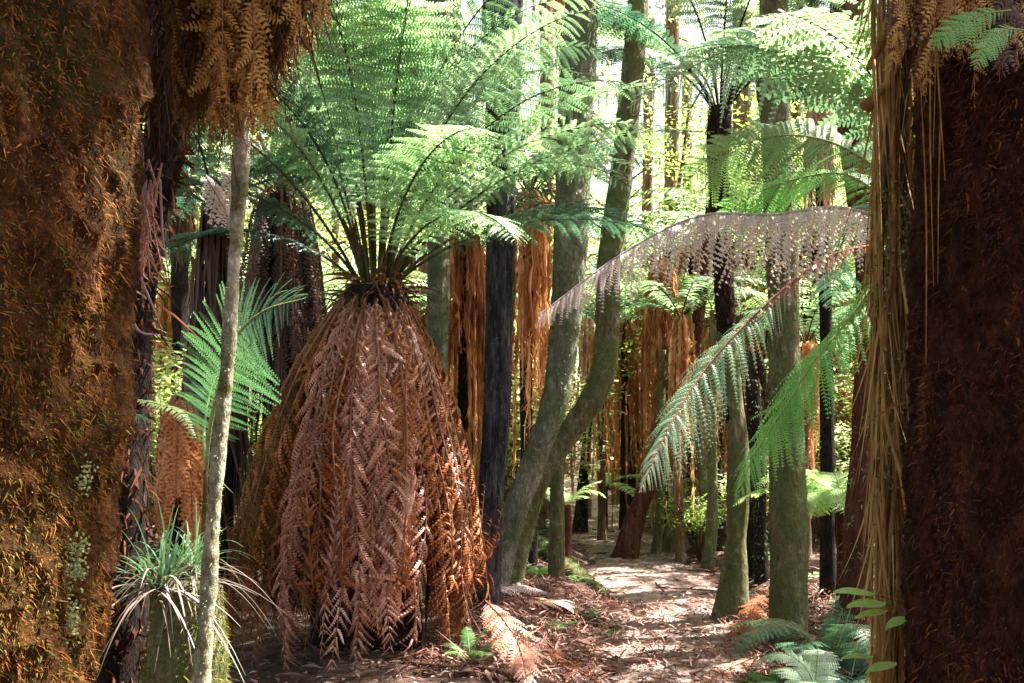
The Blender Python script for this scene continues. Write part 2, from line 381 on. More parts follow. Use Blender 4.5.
# ------------------------------------------------------------------ trunks
def fibres(mb, surf, n, L, W, seed=0, down=.6, out=.5, rnd=.5, k=2, bendz=-.3, tint=(0, 1), mi=0, zr=None, front=True, clump=0):
    """short tufts standing on a tube surface"""
    r = np.random.default_rng(seed); v, dirs = surf
    nr, ns = v.shape[:2]
    if zr is not None:            # crowd them where the picture looks, keep a thin cover elsewhere
        rows = np.arange(nr - 1); zz = v[:-1, :, 2].mean(1); wi = np.where((zz > zr[0]) & (zz < zr[1]), 1., .12); wj = np.where(dirs[:, :, 1].mean(0) < .15, 1., .12)
        i = r.choice(rows, n, p=wi / wi.sum()); j = r.choice(np.arange(ns), n, p=wj / wj.sum()); front = False
    else:
        i = r.integers(0, nr - 1, n); j = r.integers(0, ns, n)
    f = r.random((n, 2))
    jn = (j + 1) % ns
    p = (v[i, j] * (1 - f[:, :1]) * (1 - f[:, 1:]) + v[i + 1, j] * f[:, :1] * (1 - f[:, 1:]) + v[i, jn] * (1 - f[:, :1]) * f[:, 1:] + v[i + 1, jn] * f[:, :1] * f[:, 1:])
    o = dirs[i, j]
    if clump:                      # tufts gather in patches
        keep = sn(p * [1, 1, .6], clump, seed + 9) + .35 * sn(p, clump * 4, seed + 10) > .12; p = p[keep]; o = o[keep]; n = len(p)
    if front:                      # most on the side the photo shows, some all round
        keep = (o[:, 1] < .35) | (r.random(n) < .35); p = p[keep]; o = o[keep]
    n = len(p)
    d = norm(o * out + np.array([0, 0, -1.]) * down + r.normal(size=(n, 3)) * rnd)
    sd = norm(np.cross(d, o + r.normal(size=(n, 3)) * .4))
    ll = L * np.exp(r.normal(size=n) * .4); 
    tn = tint[0] + (tint[1] - tint[0]) * np.clip(.48 + .30 * sn(p, 5, seed) + .35 * sn(p, 26, seed + 1) + r.normal(size=n) * .16, 0, 1)
    strips(mb, p - o * .004, d, sd, ll, W * (.6 + .8 * r.random(n)), np.tile([0, 0, bendz], (n, 1)) + r.normal(size=(n, 3)) * .15, k, tn, mi)

def px_trunk(name, label, cat, pts, Y, widths, mat, amp=.06, nseg=18, group=None, moss=0, mossmat='moss', mossL=.03, seed=0, ridges=0, ramp_=0, base=True, freq=7, rings=None, mossW=.012, rough=0.):
    """pts: (px, py) or (px, py, Y) going DOWN; extended to the ground"""
    P = [at(p[0], p[1], p[2] if len(p) > 2 else Y) for p in pts]
    rad = [w / 2 / F * P[i][1] for i, w in enumerate(widths)]
    if base:
        last = P[-1]; gz = float(ground(last[0], last[1]))
        if last[2] > gz + .03:
            drop = last[2] - gz + .08
            dirn = (P[-1] - P[-2]); dx = dirn[0] / max(.3, abs(dirn[2])) * .5
            foot = np.array([last[0] + np.clip(dx, -.3, .3) * drop, last[1], gz - .1])
            if drop > .5:
                f_ = 1 - .32 / drop; P.append(last + (foot - last) * f_); rad.append(rad[-1] * 1.08)
            P.append(foot); rad.append(rad[-1] * 1.5)
        else:
            P[-1][2] = min(P[-1][2], gz - .08)
    P = np.array(P)[::-1]; rad = rad[::-1]
    root = thing(name, (P[0][0], P[0][1], float(ground(P[0][0], P[0][1]))), label, cat, group)
    mb = MB()
    H = np.linalg.norm(P[-1] - P[0])
    nr = rings or int(np.clip(H / (rad[0] * .35), 24, 160))
    C, rd, surf = tube(mb, P, rad, nseg, nr, amp, freq, seed, ridges=ridges, ramp_=ramp_, rough=rough)
    small = moss and moss < 5000
    if small: fibres(mb, surf, moss, mossL, mossW, seed + 3, .3, .8, .8, mi=1)
    mb.build('trunk', [M[mat], M[mossmat]], root)
    if moss and not small:
        m2 = MB(); fibres(m2, surf, moss, mossL, mossW, seed + 3, .3, .8, .8)
        m2.build('moss', M[mossmat], root)
    return root, C, rd, surf

# ================================================================== SETTING
def make_ground():
    def ax(lo, hi, fine_lo, fine_hi, step, nfar):
        mid = np.arange(fine_lo, fine_hi + 1e-6, step)
        a = fine_lo - np.geomspace(step, fine_lo - lo, nfar)[::-1]; b = fine_hi + np.geomspace(step, hi - fine_hi, nfar)
        return np.r_[a, mid, b]
    xs = ax(-300, 300, -5, 8, .1, 40); ys = ax(-300, 300, 0, 26, .1, 40)
    X, Y = np.meshgrid(xs, ys, indexing='ij'); Z = ground(X, Y)
    m = MB(); idx = np.arange(X.size).reshape(X.shape)
    q = np.stack([idx[:-1, :-1], idx[1:, :-1], idx[1:, 1:], idx[:-1, 1:]], -1).reshape(-1, 4)
    m.add(np.stack([X, Y, Z], -1), q)
    tag(m.build('ground', M['soil']), kind='structure')
    # path sheet
    ys = np.arange(-6, 40, .1); us = np.linspace(-1, 1, 17)
    Y, U = np.meshgrid(ys, us, indexing='ij')
    edge = pathw(Y) * (1 + .12 * np.sin(Y * 4.3) + .08 * np.sin(Y * 9.7 + 2)) + .1
    X = pathx(Y) + U * edge
    Z = ground(X, Y) + .03 - .05 * (np.abs(U) > .95)
    idx = np.arange(X.size).reshape(X.shape)
    q = np.stack([idx[:-1, :-1], idx[:-1, 1:], idx[1:, 1:], idx[1:, :-1]], -1).reshape(-1, 4)
    m = MB(); m.add(np.stack([X, Y, Z], -1), q)
    tag(m.build('path', M['path']), kind='structure')
make_ground()

def litter():
    r = np.random.default_rng(3)
    def scat(n, xf, ymin, ymax, ln, wd, mat, name, label, tl, th):
        y = ymin + (ymax - ymin) * r.random(n) ** 1.5
        x = xf(y, r.random(n))
        if name == 'leaf_litter':
            on = (np.abs(x - pathx(y)) < pathw(y) * .9) & (r.random(n) < .72); x = x[~on]; y = y[~on]; n = len(x)
        z = ground(x, y) + .012 + .02 * (np.abs(x - pathx(y)) < pathw(y) + .1) + r.random(n) * .015
        a = r.random(n) * 2 * pi
        d = norm(np.stack([np.cos(a), np.sin(a), r.normal(size=n) * .18], 1))
        sd = norm(np.cross(d, np.array([0, 0, 1.]) + r.normal(size=(n, 3)) * .3))
        m = MB(); s = np.exp(r.normal(size=n) * .5); tl = 0; th_ = np.clip(.5 + .55 * sn(np.stack([x, y, 0 * x], 1), 2.2, 4) + .3 * r.normal(size=n), 0, 1)
        diamonds(m, np.stack([x, y, z], 1), d, sd, ln * s, wd * s, th_, fold=np.tile([0, 0, 1.], (n, 1)))
        tag(m.build(name, M[mat], smooth=False), label, 'leaf litter', kind='stuff')
    scat(46000, lambda y, u: (u * 2 - 1) * (3 + y * .75), 2.5, 30, .06, .022, 'litter', 'leaf_litter', 'brown and pinkish fallen leaves scattered over the forest floor', 0, 1)
    scat(3500, lambda y, u: pathx(y) + (u * 2 - 1) * (pathw(y) + .15), 5, 22, .05, .014, 'litter_red', 'path_litter', 'reddish crumbled frond bits lying on the trodden path', 0, 1)
    # crumbled pinnae heaps at the near path edges
    n = 15000
    y = 5.6 + r.random(n) * 4.0
    left = r.random(n) < .5
    x = np.where(left, pathx(y) - pathw(y) - .1 - r.random(n) ** 1.3 * 1.1, pathx(y) + pathw(y) - .1 + r.random(n) ** 1.3 * 1.2)
    near = (r.random(n) < .2); x = np.where(near, pathx(y) + (r.random(n) - .5) * 1.4, x)
    z = ground(x, y) + .02 + r.random(n) ** 2 * .09
    a = r.random(n) * 2 * pi
    d = norm(np.stack([np.cos(a), np.sin(a), r.normal(size=n) * .35], 1)); sd = norm(np.cross(d, r.normal(size=(n, 3)) * .5 + [0, 0, 1]))
    m = MB(); strips(m, np.stack([x, y, z], 1), d, sd, .10 * np.exp(r.normal(size=n) * .4), .012, np.tile([0, 0, -.25], (n, 1)) + r.normal(size=(n, 3)) * .2, 3, r.random(n))
    tag(m.build('frond_debris', M['litter_red']), 'heaped rusty pieces of old fronds along both path edges', 'frond debris', kind='stuff')
litter()

# ================================================================== MAIN TREE FERN (skirted)
def main_fern():
    Y = 6.5; cx, _, cz = at(376, 292, Y); bx = gx(366, Y)
    root = thing('tree_fern', (bx, Y, float(ground(bx, Y))), 'large green tree fern with a full skirt of hanging rusty dead fronds beside the path', 'tree fern')
    rt = MB()
    tube(rt, [(bx, Y, -.1), (bx, Y, 1.2), (cx, Y, cz + .02)], [.34, .36, .20], 24, 60, .10, 7, 4)
    rt.build('trunk', M['blackbark'], root)
    # inner thatch that fills the cone
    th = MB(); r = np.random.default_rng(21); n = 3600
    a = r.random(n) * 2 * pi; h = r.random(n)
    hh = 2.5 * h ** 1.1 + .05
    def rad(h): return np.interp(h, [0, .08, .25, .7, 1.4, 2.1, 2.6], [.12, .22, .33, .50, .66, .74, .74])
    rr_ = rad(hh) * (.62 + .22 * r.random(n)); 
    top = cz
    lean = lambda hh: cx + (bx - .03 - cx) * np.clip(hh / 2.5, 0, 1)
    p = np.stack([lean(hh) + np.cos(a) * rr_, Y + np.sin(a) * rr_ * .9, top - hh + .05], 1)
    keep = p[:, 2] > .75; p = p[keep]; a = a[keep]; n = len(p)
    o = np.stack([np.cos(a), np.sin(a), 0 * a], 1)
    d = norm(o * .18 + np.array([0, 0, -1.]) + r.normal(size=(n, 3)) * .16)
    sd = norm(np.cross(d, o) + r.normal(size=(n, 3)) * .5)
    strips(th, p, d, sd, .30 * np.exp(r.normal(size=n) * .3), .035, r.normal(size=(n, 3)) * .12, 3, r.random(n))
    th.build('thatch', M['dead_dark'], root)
    # hanging dead fronds
    N = 98
    for i in range(N):
        r = np.random.default_rng(500 + i)
        front = i < 66
        a = R(-90 + (i / 65 - .5) * 205 + r.normal() * 3) if front else R(15 + (i - 66) / 32 * 150)
        k = .74 + .26 * r.random()
        if i % 3 == 0: k = 1.0 + .12 * r.random()
        hmax = 1.8 + .72 * r.random() ** .7
        wide = 1.0
        if front and i % 7 == 3: wide = 1.5; k = 1.06; hmax = 2.2 + .28 * r.random()
        if front and i % 4 == 1: hmax = .95 + .75 * r.random(); k = 1.02 + .1 * r.random()
        hs = np.array([-.02, .02, .16, .5, .95, 1.4, 1.85, hmax])
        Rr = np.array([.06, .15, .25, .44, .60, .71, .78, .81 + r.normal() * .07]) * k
        wob = np.cumsum(r.normal(size=8) * .065); aa = a + wob
        pts = np.stack([lean(hs) + np.cos(aa) * Rr * np.where(np.cos(aa) < 0, 1.02, .92), Y + np.sin(aa) * Rr * .9, top - hs + .03], 1)
        out = np.array([cos(a), sin(a), .15])
        pink = (a > R(-128)) and (a < R(-30)) and (wide > 1 or (i % 3 == 0 and k > .98) or (i % 6 == 2 and k > .93))
        mb = MB()
        frond(mb, pts, (.14 + .06 * r.random()) * wide, out, npin=54 if wide > 1 else 38 + int(14 * r.random()), npl=13 if wide > 1 else 9, start=.10, fwd=30 + r.random() * 24, droop=1.0, grav=.15, seed=i, prof='dead',
              rr=.012, jit=.13 + .12 * r.random(), pw=.9, pl=.15 if wide > 1 else .13, curl=1.0, tint0=.25 + .6 * r.random() if pink else .3 + .4 * r.random(), tintr=.45, lift=.25, missing=.04)
        mb.build('dead_frond', [M['dead_pink'] if pink else M['dead_gold' if (i % 4 == 0 or (a < R(-120) and i % 2)) else ('dead' if k > .9 else 'dead_shade')], M['stalk_dead']], root,
                 label='pinkish dead frond hanging like a braid' if pink else None)
    # short broken stubs at the collar
    st = MB(); r = np.random.default_rng(77); n = 160
    a = r.random(n) * 2 * pi; p = np.stack([cx + np.cos(a) * .13, Y + np.sin(a) * .13, cz - .12 + .2 * r.random(n)], 1)
    d = norm(np.stack([np.cos(a), np.sin(a), .2 + .8 * r.random(n)], 1) + r.normal(size=(n, 3)) * .2)
    strips(st, p, d, norm(np.cross(d, r.normal(size=(n, 3)))), .2 + .16 * r.random(n), .022, np.tile([0, 0, -.6], (n, 1)) + r.normal(size=(n, 3)) * .2, 4, r.random(n))
    st.build('broken_stalks', M['rust_dim'], root)
    # green crown
    base = np.array([cx, Y, cz])
    specs = []
    r = np.random.default_rng(8)
    for i in range(17):                       # upright inner fountain
        az = i * 137.5 % 360
        specs.append((az, 83 - r.random() * 11, 5 - 35 * r.random(), 2.3 + .6 * r.random(), 2.1, 'frond'))
    for i in range(6):                       # outer, more spreading
        az = i * 360 / 6 + 15 + r.normal() * 6
        if 225 < az < 300: continue
        specs.append((az, 66 - r.random() * 8, -18 - 22 * r.random(), 2.2 + .4 * r.random(), 1.5, 'frond'))
    # named by what the photograph shows on its right side
    specs += [(-4, 58, -8, 2.45, 1.0, 'frond'), (10, 66, -2, 2.7, 1.2, 'frond_silver'), (-22, 62, -16, 2.25, 1.1, 'frond'), (22, 48, -20, 2.4, 1.0, 'frond_deep'),
              (-12, 44, -22, 2.0, .9, 'frond_deep'), (35, 60, -10, 2.6, 1.1, 'frond_lime'), (-48, 58, -48, 1.55, 1.0, 'frond_lime'), (-62, 66, -20, 1.7, 1.2, 'frond_lime'),
              (205, 78, -25, 2.2, 2.0, 'frond'), (-140, 76, -10, 2.0, 1.8, 'frond_deep'), (30, 76, -5, 2.5, 1.8, 'frond'), (-30, 74, -5, 2.4, 1.7, 'frond_silver'), (200, 60, -30, 1.8, 1.1, 'frond_deep'), (170, 52, -40, 1.9, 1.0, 'frond_deep'), (215, 72, -10, 2.1, 1.6, 'frond_lime'), (-95, 80, 20, 2.4, 2.0, 'frond_lime'),
              (-70, 78, 0, 2.5, 1.8, 'frond_lime'), (-120, 80, 10, 2.4, 2.0, 'frond')]
    for i, (az, e0, e1, L, p, mt) in enumerate(specs):
        r = np.random.default_rng(900 + i)
        b = base + np.array([cos(R(az)) * .07, sin(R(az)) * .07, -.03 + .05 * r.random()])
        pts = arch(b, az, e0, e1, L, p, 9, r.normal() * 8)
        mb = MB()
        frond(mb, pts, .32 + .07 * r.random(), (0, 0, 1) if e0 < 74 else (-cos(R(az)) * .6, -sin(R(az)) * .6, 1), npin=38, npl=17, start=.24 if e0 > 70 else .20, fwd=16, droop=.26 + .12 * r.random(), grav=.8,
              seed=1200 + i, prof='tree', rr=.012, jit=.06, pw=.80, pl=.115, lift=.10, curl=.45)
        mb.build('frond', [M[mt], M['stalk']], root)
main_fern()

# ================================================================== LEFT SIDE, NEAR
def giant_left():
    Y = 2.3
    root, C, rd, surf = px_trunk('mossy_tree', 'massive rusty brown trunk with olive moss filling the left edge', 'tree',
        [(-66, -560), (-74, 0), (-84, 300), (-114, 683), (-132, 1000)], Y, [398, 400, 394, 390, 428], 'giant', amp=.06, nseg=260, rings=620, freq=11, seed=2, rough=.045)
    m = MB()
    fibres(m, surf, 150000, .0125, .0034, 5, .6, .32, 1.0, 2, bendz=-.2, zr=(.7, 2.9))
    fibres(m, surf, 150, .05, .006, 9, 1.0, .3, .4, 3, tint=(.5, .9))
    m.build('root_fibres', M['fibre_rust'], root)
    m = MB(); fibres(m, surf, 90000, .010, .0036, 6, .15, .6, 1.1, 2, zr=(.7, 2.9), clump=5.5)
    m.build('moss', M['fibre_moss'], root)
    # little climbing fern / creeper low on the trunk
    r = np.random.default_rng(12); m = MB()
    for (p0, p1) in [((18, 560), (55, 600)), ((2, 580), (48, 560)), ((55, 600), (88, 585)), ((40, 660), (92, 640)), ((60, 470), (110, 500)), ((50, 560), (75, 683))]:
        A = at(p0[0], p0[1], 1.86 + .0); B = at(p1[0], p1[1], 1.92)
        # keep on the surface of the trunk
        pts = []
        for s in np.linspace(0, 1, 26):
            q = A + (B - A) * s; zi = np.argmin(abs(C[:, 2] - q[2])); cxx, cyy, rad = C[zi, 0], C[zi, 1], rd[zi] * 1.05
            dx = np.clip((q[0] - cxx) / rad, -.98, .98)
            pts.append((cxx + dx * rad, cyy - rad * math.sqrt(1 - dx * dx) - .008, q[2] + .008 * sin(s * 9)))
        pts = np.array(pts); n = len(pts)
        a = r.random(n * 2) * 2 * pi; b = np.repeat(pts, 2, 0)
        b = b + r.normal(size=b.shape) * [.010, .003, .010]; d = norm(np.stack([np.cos(a), -.3 + 0 * a, np.sin(a)], 1)); sd = norm(np.cross(d, [0, -1, .2] + r.normal(size=d.shape) * .4))
        diamonds(m, b, d, sd, .007 + .005 * r.random(2 * n), .006, .4 + .6 * r.random(2 * n))
    m.build('creeper', M['moss'], root)
giant_left()

def fringe_tree():
    """dark trunk behind the giant whose dead fronds hang in the top left corner"""
    Y = 3.6
    root, C, rd, surf = px_trunk('tree_fern', 'dark trunked tree fern with golden brown dead fronds hanging in the top left corner', 'tree fern',
        [(196, -260), (180, 0), (168, 120), (152, 210), (134, 320), (126, 520), (120, 700)], Y, [95, 76, 50, 40, 38, 46, 54], 'blackbark', amp=.12, nseg=22, seed=8, moss=2500, mossmat='fibre_dark', mossL=.05)
    ctr = at(235, -150, 2.75)
    r0 = np.random.default_rng(31)
    for i in range(58):
        r = np.random.default_rng(3100 + i)
        a = r.random() * 2 * pi; k = math.sqrt(r.random())
        tx = 172 + 150 * r.random()                                   # where its tip hangs in the photo
        tipy = np.interp(tx, [160, 200, 232, 262, 300, 325], [125, 150, 150, 150, 55, 22]) - 50 * r.random() ** 1.2
        if i % 5 == 0: tipy -= 40
        Yt = 2.5 + .6 * r.random()
        tip = at(tx, tipy, Yt); top = ctr + np.array([(tip[0] - ctr[0]) * .55, (tip[1] - ctr[1]) * .5, .1 * r.random()])
        mid = top * .45 + tip * .55 + np.array([(tip[0] - ctr[0]) * .18, 0, .05])
        q3 = mid * .5 + tip * .5 + np.array([(tip[0] - ctr[0]) * .05, 0, -.02]) + r.normal(size=3) * .012
        out = norm(np.array([tip[0] - ctr[0], -.5 + r.normal() * .4, .1]))
        mb = MB()
        frond(mb, [top, mid, q3, tip], .075 + .05 * r.random(), out, npin=26, npl=7, start=.05, fwd=42, droop=.5, grav=.5, seed=i, prof='dead', rr=.004, jit=.30, pw=.85, pl=.26, curl=.5, lift=.1, missing=.2)
        mb.build('dead_frond', [M['dead_gold'], M['stalk_dead']], root)
    th = MB(); n = 5200; r = r0
    tx = 150 + 175 * r.random(n) ** .9; Yt = 2.6 + .7 * r.random(n)
    ty = -140 + (np.interp(tx, [150, 180, 262, 300, 325], [235, 230, 215, 150, 120])) * r.random(n)
    p = np.stack([(tx - 512) / F * Yt, Yt, CH + (HY - ty) / F * Yt], 1)
    d = norm(np.array([0, 0, -1.]) + r.normal(size=(n, 3)) * .28)
    strips(th, p, d, rvec(n, r), .12 * np.exp(r.normal(size=n) * .4), .007, r.normal(size=(n, 3)) * .2, 3, r.random(n))
    th.build('thatch', M['thatch_dark'], root)
fringe_tree()

def sapling():
    root, C, rd, surf = px_trunk('sapling', 'slender pale mottled stem with lichen rising in front of the skirted tree fern', 'sapling',
        [(252, -420), (247, -100), (243, 80), (240, 170), (236, 240), (228, 360), (217, 470), (209, 580), (202, 683), (196, 800)], 3.0,
        [11, 12, 13, 17, 14, 13, 15, 16, 18, 21], 'sapling', amp=.20, nseg=36, rings=420, seed=5, freq=24, rough=.08)
    m = MB(); fibres(m, surf, 5200, .010, .006, 11, .1, .7, 1.0, 1)
    m.build('lichen', M['lichen_flake'], root)
sapling()

def hanging_roots():
    root = thing('dead_frond_bundle', at(140, 300, 2.9), 'bundle of pinkish dried frond ribs hanging beside the giant trunk', 'dead fronds')
    r = np.random.default_rng(41)
    m = MB()
    for i in range(26):
        x0 = 140 + r.normal() * 9; y0 = 135 + r.random() * 90; x1 = x0 + r.normal() * 8 - 2; y1 = 200 + r.random() * 110
        Yq = 2.8 + .25 * r.random()
        A = at(x0, y0, Yq); B = at(x1, y1, Yq); c1 = (A + B) / 2 + np.array([r.normal() * .015, r.normal() * .02, 0])
        tube(m, [A, c1, B], [.0035, .003, .0015], 5, 14, tint=r.random())
        n = 26; s = r.random(n)[:, None]; p = A * (1 - s) ** 2 + 2 * c1 * s * (1 - s) + B * s ** 2
        d = norm(np.array([0, 0, -1.]) + r.normal(size=(n, 3)) * .55)
        strips(m, p, d, rvec(n, r), .028, .006, r.normal(size=(n, 3)) * .3, 2, r.random(n))
    m.build('dried_ribs', M['dead_pink'], root)
    t = MB()
    for (a, b, c) in [((133, 260), (150, 300), (162, 330)), ((128, 300), (138, 330), (160, 335)), ((160, 180), (163, 240), (168, 270)), ((150, 140), (147, 100), (145, 40)), ((146, 180), (140, 240), (133, 300))]:
        tube(t, [at(*a, 2.9), at(*b, 2.9), at(*c, 2.95)], [.004, .0035, .002], 6, 20)
    t.build('root_strand', M['stalk_mauve'], root)
hanging_roots()

def astelia():
    Y = 3.45
    root, C, rd, surf = px_trunk('mossy_stump', 'short mossy stump under the strappy plant at bottom left', 'stump',
        [(192, 585), (188, 640), (183, 720), (178, 780)], Y, [60, 78, 84, 100], 'mossbark', amp=.10, nseg=26, rings=50, seed=14, moss=9000, mossmat='fibre_moss', mossL=.018, mossW=.005)
    for (cx, cy, n, sc, lab, sd_) in [(160, 590, 110, 1.0, 'larger strappy plant with arching green and pale dead blades on the mossy stump', 1), (192, 572, 80, .8, 'smaller strappy tuft with upright green blades behind the stem', 2)]:
        c = at(cx, cy, 3.25 if sd_ == 1 else 3.4)
        rt = thing('strap_leaf_plant', c - np.array([0, 0, .05]), lab, 'plant')
        r = np.random.default_rng(60 + sd_)
        for kind, nn in (('blade', int(n * .55)), ('blade_dead', int(n * .45))):
            m = MB()
            az = r.random(nn) * 2 * pi
            el = R(35) + r.random(nn) * R(45) if kind == 'blade' else R(0) + r.random(nn) * R(35)
            d = np.stack([np.cos(el) * np.cos(az), np.cos(el) * np.sin(az), np.sin(el)], 1)
            L = (.24 + .24 * r.random(nn)) * sc
            sd = norm(np.cross(d, [0, 0, 1.]))
            be = np.tile([0, 0, -1.], (nn, 1)) * (.25 + .45 * r.random(nn))[:, None]
            if kind == 'blade_dead': be *= 1.35
            strips(m, c + r.normal(size=(nn, 3)) * .02, d, sd, L, .006 * sc + .003, be, 8, r.random(nn), midw=.95)
            m.build('green_blades' if kind == 'blade' else 'dead_blades', M[kind], rt)
astelia()

# green frond growing behind the sapling, small fern bits
def loose_fern(name, label, fr, base, cat='fern', group=None):
    root = thing(name, base, label, cat, group)
    for i, f in enumerate(fr):
        mb = MB(); mats = f.pop('mats'); pts = f.pop('pts')
        frond(mb, pts, seed=i + 77, **f)
        mb.build('frond', mats, root)
    return root

# ------------------------------------------------------------------ tree ferns with shared recipe
def tree_fern(name, label, px, crown_py, Y, skirt_len, skirt_r, nfr=14, fl=1.6, mats=('frond', 'rust'), trunk_r=.10, det=0, group=None, strand=1400, seed=0, base_px=None, e0=55, e1=-35, fw=.22, dead=0, barkm='blackbark', smin=.0, widths=.03, ropes=0, ropew=.035):
    x = gx(px, Y); cz = CH + (HY - crown_py) / F * Y
    bx = gx(base_px, Y) if base_px is not None else x
    gz = float(ground(bx, Y))
    root = thing(name, (bx, Y, gz), label, 'tree fern', group)
    r = np.random.default_rng(seed + 5000)
    mb = MB(); C, rd, surf = tube(mb, [(bx, Y, gz - .1), ((bx * .6 + x * .4) + r.normal() * .03, Y, gz * .5 + cz * .5), (x, Y, cz)], [trunk_r * 1.25, trunk_r, trunk_r * .9], 14, 50, .12, 9, seed)
    mb.build('trunk', M[barkm], root)
    if skirt_len > 0 and ropes:
        # long shrivelled fronds hanging as separate ropes, light showing between them
        m = MB(); K = 30; u = np.linspace(0, 1, K)
        for i in range(ropes):
            a = r.random() * 2 * pi; R0 = skirt_r * (.35 + .75 * r.random()); Lr = skirt_len * (.45 + .6 * r.random()) if i % 3 else skirt_len * (.25 + .3 * r.random())
            h0 = .0 if r.random() < .7 else skirt_len * .35 * r.random()
            prof_ = np.interp(u, [0, .08, .3, 1], [.35, .7, .95, 1.0 + .2 * r.random()])
            aa = a + np.cumsum(r.normal(size=K) * .045)
            c_ = np.stack([x + np.cos(aa) * R0 * prof_, Y + np.sin(aa) * R0 * prof_, cz + .04 - h0 - u * Lr], 1)
            w_ = ropew * (.5 + 1.0 * r.random()) * np.interp(u, [0, .15, .7, 1], [.35, 1, .85, .15]) * np.clip(1 + .5 * r.normal(size=K), .2, 2.2); t_ = np.clip(.45 + .26 * r.normal() + .2 * r.normal(size=K), 0, 1)
            for ph_ in (r.random() * pi,):
                for o_ in (np.array([cos(ph_), sin(ph_), 0]), np.array([-sin(ph_), cos(ph_), 0])):
                    v_ = np.stack([c_ - o_ * w_[:, None] * .5, c_ + o_ * w_[:, None] * .5], 1).reshape(-1, 3); i0 = np.arange(K - 1) * 2
                    m.add(v_, np.stack([i0, i0 + 1, i0 + 3, i0 + 2], -1), None, np.repeat(t_, 2))
            nb = 80; kk = r.integers(1, K, nb)      # curled leaflets along the rope
            strips(m, c_[kk] + r.normal(size=(nb, 3)) * .01, norm(rvec(nb, r) * [1, 1, .4] + [0, 0, -1.1]), rvec(nb, r), ropew * 2.2 * (.4 + r.random(nb)), ropew * .28, r.normal(size=(nb, 3)) * .2, 2, np.clip(t_[kk] + .2 * r.normal(size=nb), 0, 1))
        m.build('skirt', M[mats[1]], root)
    elif skirt_len > 0:
        m = MB(); n = int(strand * (.45 if dead > 10 else 1.2))
        a = r.random(n) * 2 * pi; h = r.random(n) ** .8
        ph = r.random(4) * 6.28
        lob = .5 + .5 * np.sin(a * 3 + ph[0]) * np.sin(a * 5 + ph[1])           # ragged, clumped round the trunk
        clump = .5 + .5 * np.sin(a * 11 + ph[2] + h * 2) * np.sin(a * 17 + ph[3])
        keep = (h < .45 + .55 * lob + .15 * r.random(n)) & (r.random(n) < .12 + clump); a = a[keep]; h = h[keep]; clump = clump[keep]; lob = lob[keep]; n = len(a)
        rr_ = (trunk_r * .8 + (skirt_r - trunk_r * .8) * np.interp(h, [0, .25, .6, 1], [.05, .45, .85, 1])) * (.5 + .3 * r.random(n) + .45 * clump)
        p = np.stack([x + np.cos(a) * rr_, Y + np.sin(a) * rr_, cz + .03 - h * skirt_len * .82], 1)
        d = norm(np.stack([np.cos(a) * .04, np.sin(a) * .04, -1 + 0 * a], 1) + r.normal(size=(n, 3)) * .05)
        sd = norm(np.cross(d, np.stack([np.cos(a), np.sin(a), 0 * a], 1)) + r.normal(size=(n, 3)) * .6)
        strips(m, p, d, sd, skirt_len * (.10 + .25 * r.random(n)), widths * (.4 + .8 * r.random(n)), r.normal(size=(n, 3)) * .07, 3, np.clip(r.normal(size=n) * .22 + .15 + .6 * clump, 0, 1))
        m.build('skirt', M[mats[1]], root)
    if dead:
        m = MB()
        for i in range(dead):
            a = 2 * pi * (i + .4 * r.random()) / dead; hm = skirt_len * (.55 + .55 * r.random())
            a += r.normal() * .15; hs = np.array([0, .05, .3, .65, 1]) * hm; Rr = np.array([.3, .55, .8, 1.0, 1.0 + .35 * r.random()]) * skirt_r * (.8 + .35 * r.random())
            pts = np.stack([x + np.cos(a) * Rr, Y + np.sin(a) * Rr, cz + .05 - hs], 1)
            frond(m, pts, .13, (cos(a), sin(a), .1), npin=34, npl=5 if det else 0, start=.08, fwd=45, droop=.6, grav=.3, seed=i + seed, prof='dead', rr=.008, jit=.1, pw=.9, pl=.3, curl=.5, lift=.2)
        m.build('dead_fronds', [M[mats[1]], M['stalk_dead']], root)
    if nfr:
        m = MB()
        for i in range(nfr):
            az = i * 137.5 + r.normal() * 8; ee = e0 + r.normal() * 9
            pts = arch((x, Y, cz - .02), az, ee, e1 + r.normal() * 10, fl * (.85 + .3 * r.random()), 1.2, 8)
            frond(m, pts, fw, (0, 0, 1), npin=30 if det else 24, npl=(9 if det else 0), start=.16, fwd=20, droop=.3, grav=.7, seed=seed * 50 + i, rr=.010, pw=.75, pl=.18, tint0=.3 + .4 * r.random())
        m.build('crown', [M[mats[0]], M['stalk']], root)
    return root

# left background ferns
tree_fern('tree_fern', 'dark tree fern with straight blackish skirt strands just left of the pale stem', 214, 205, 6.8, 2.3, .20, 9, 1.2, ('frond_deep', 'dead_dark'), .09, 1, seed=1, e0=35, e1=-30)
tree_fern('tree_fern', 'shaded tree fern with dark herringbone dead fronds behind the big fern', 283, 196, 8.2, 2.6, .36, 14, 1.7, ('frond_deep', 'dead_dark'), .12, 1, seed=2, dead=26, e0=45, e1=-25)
tree_fern('tree_fern', 'low rusty skirted fern stump between the giant trunk and the pale stem', 183, 405, 5.6, .78, .13, 0, 1, ('frond', 'dead'), .06, 1, seed=3, dead=16, strand=700, widths=.018)
tree_fern('tree_fern', 'leafy tree fern glimpsed high between the giant trunk and the pale stem', 178, 165, 11.5, 1.2, .2, 12, 1.6, ('frond', 'rust_dim'), .10, 0, seed=4)

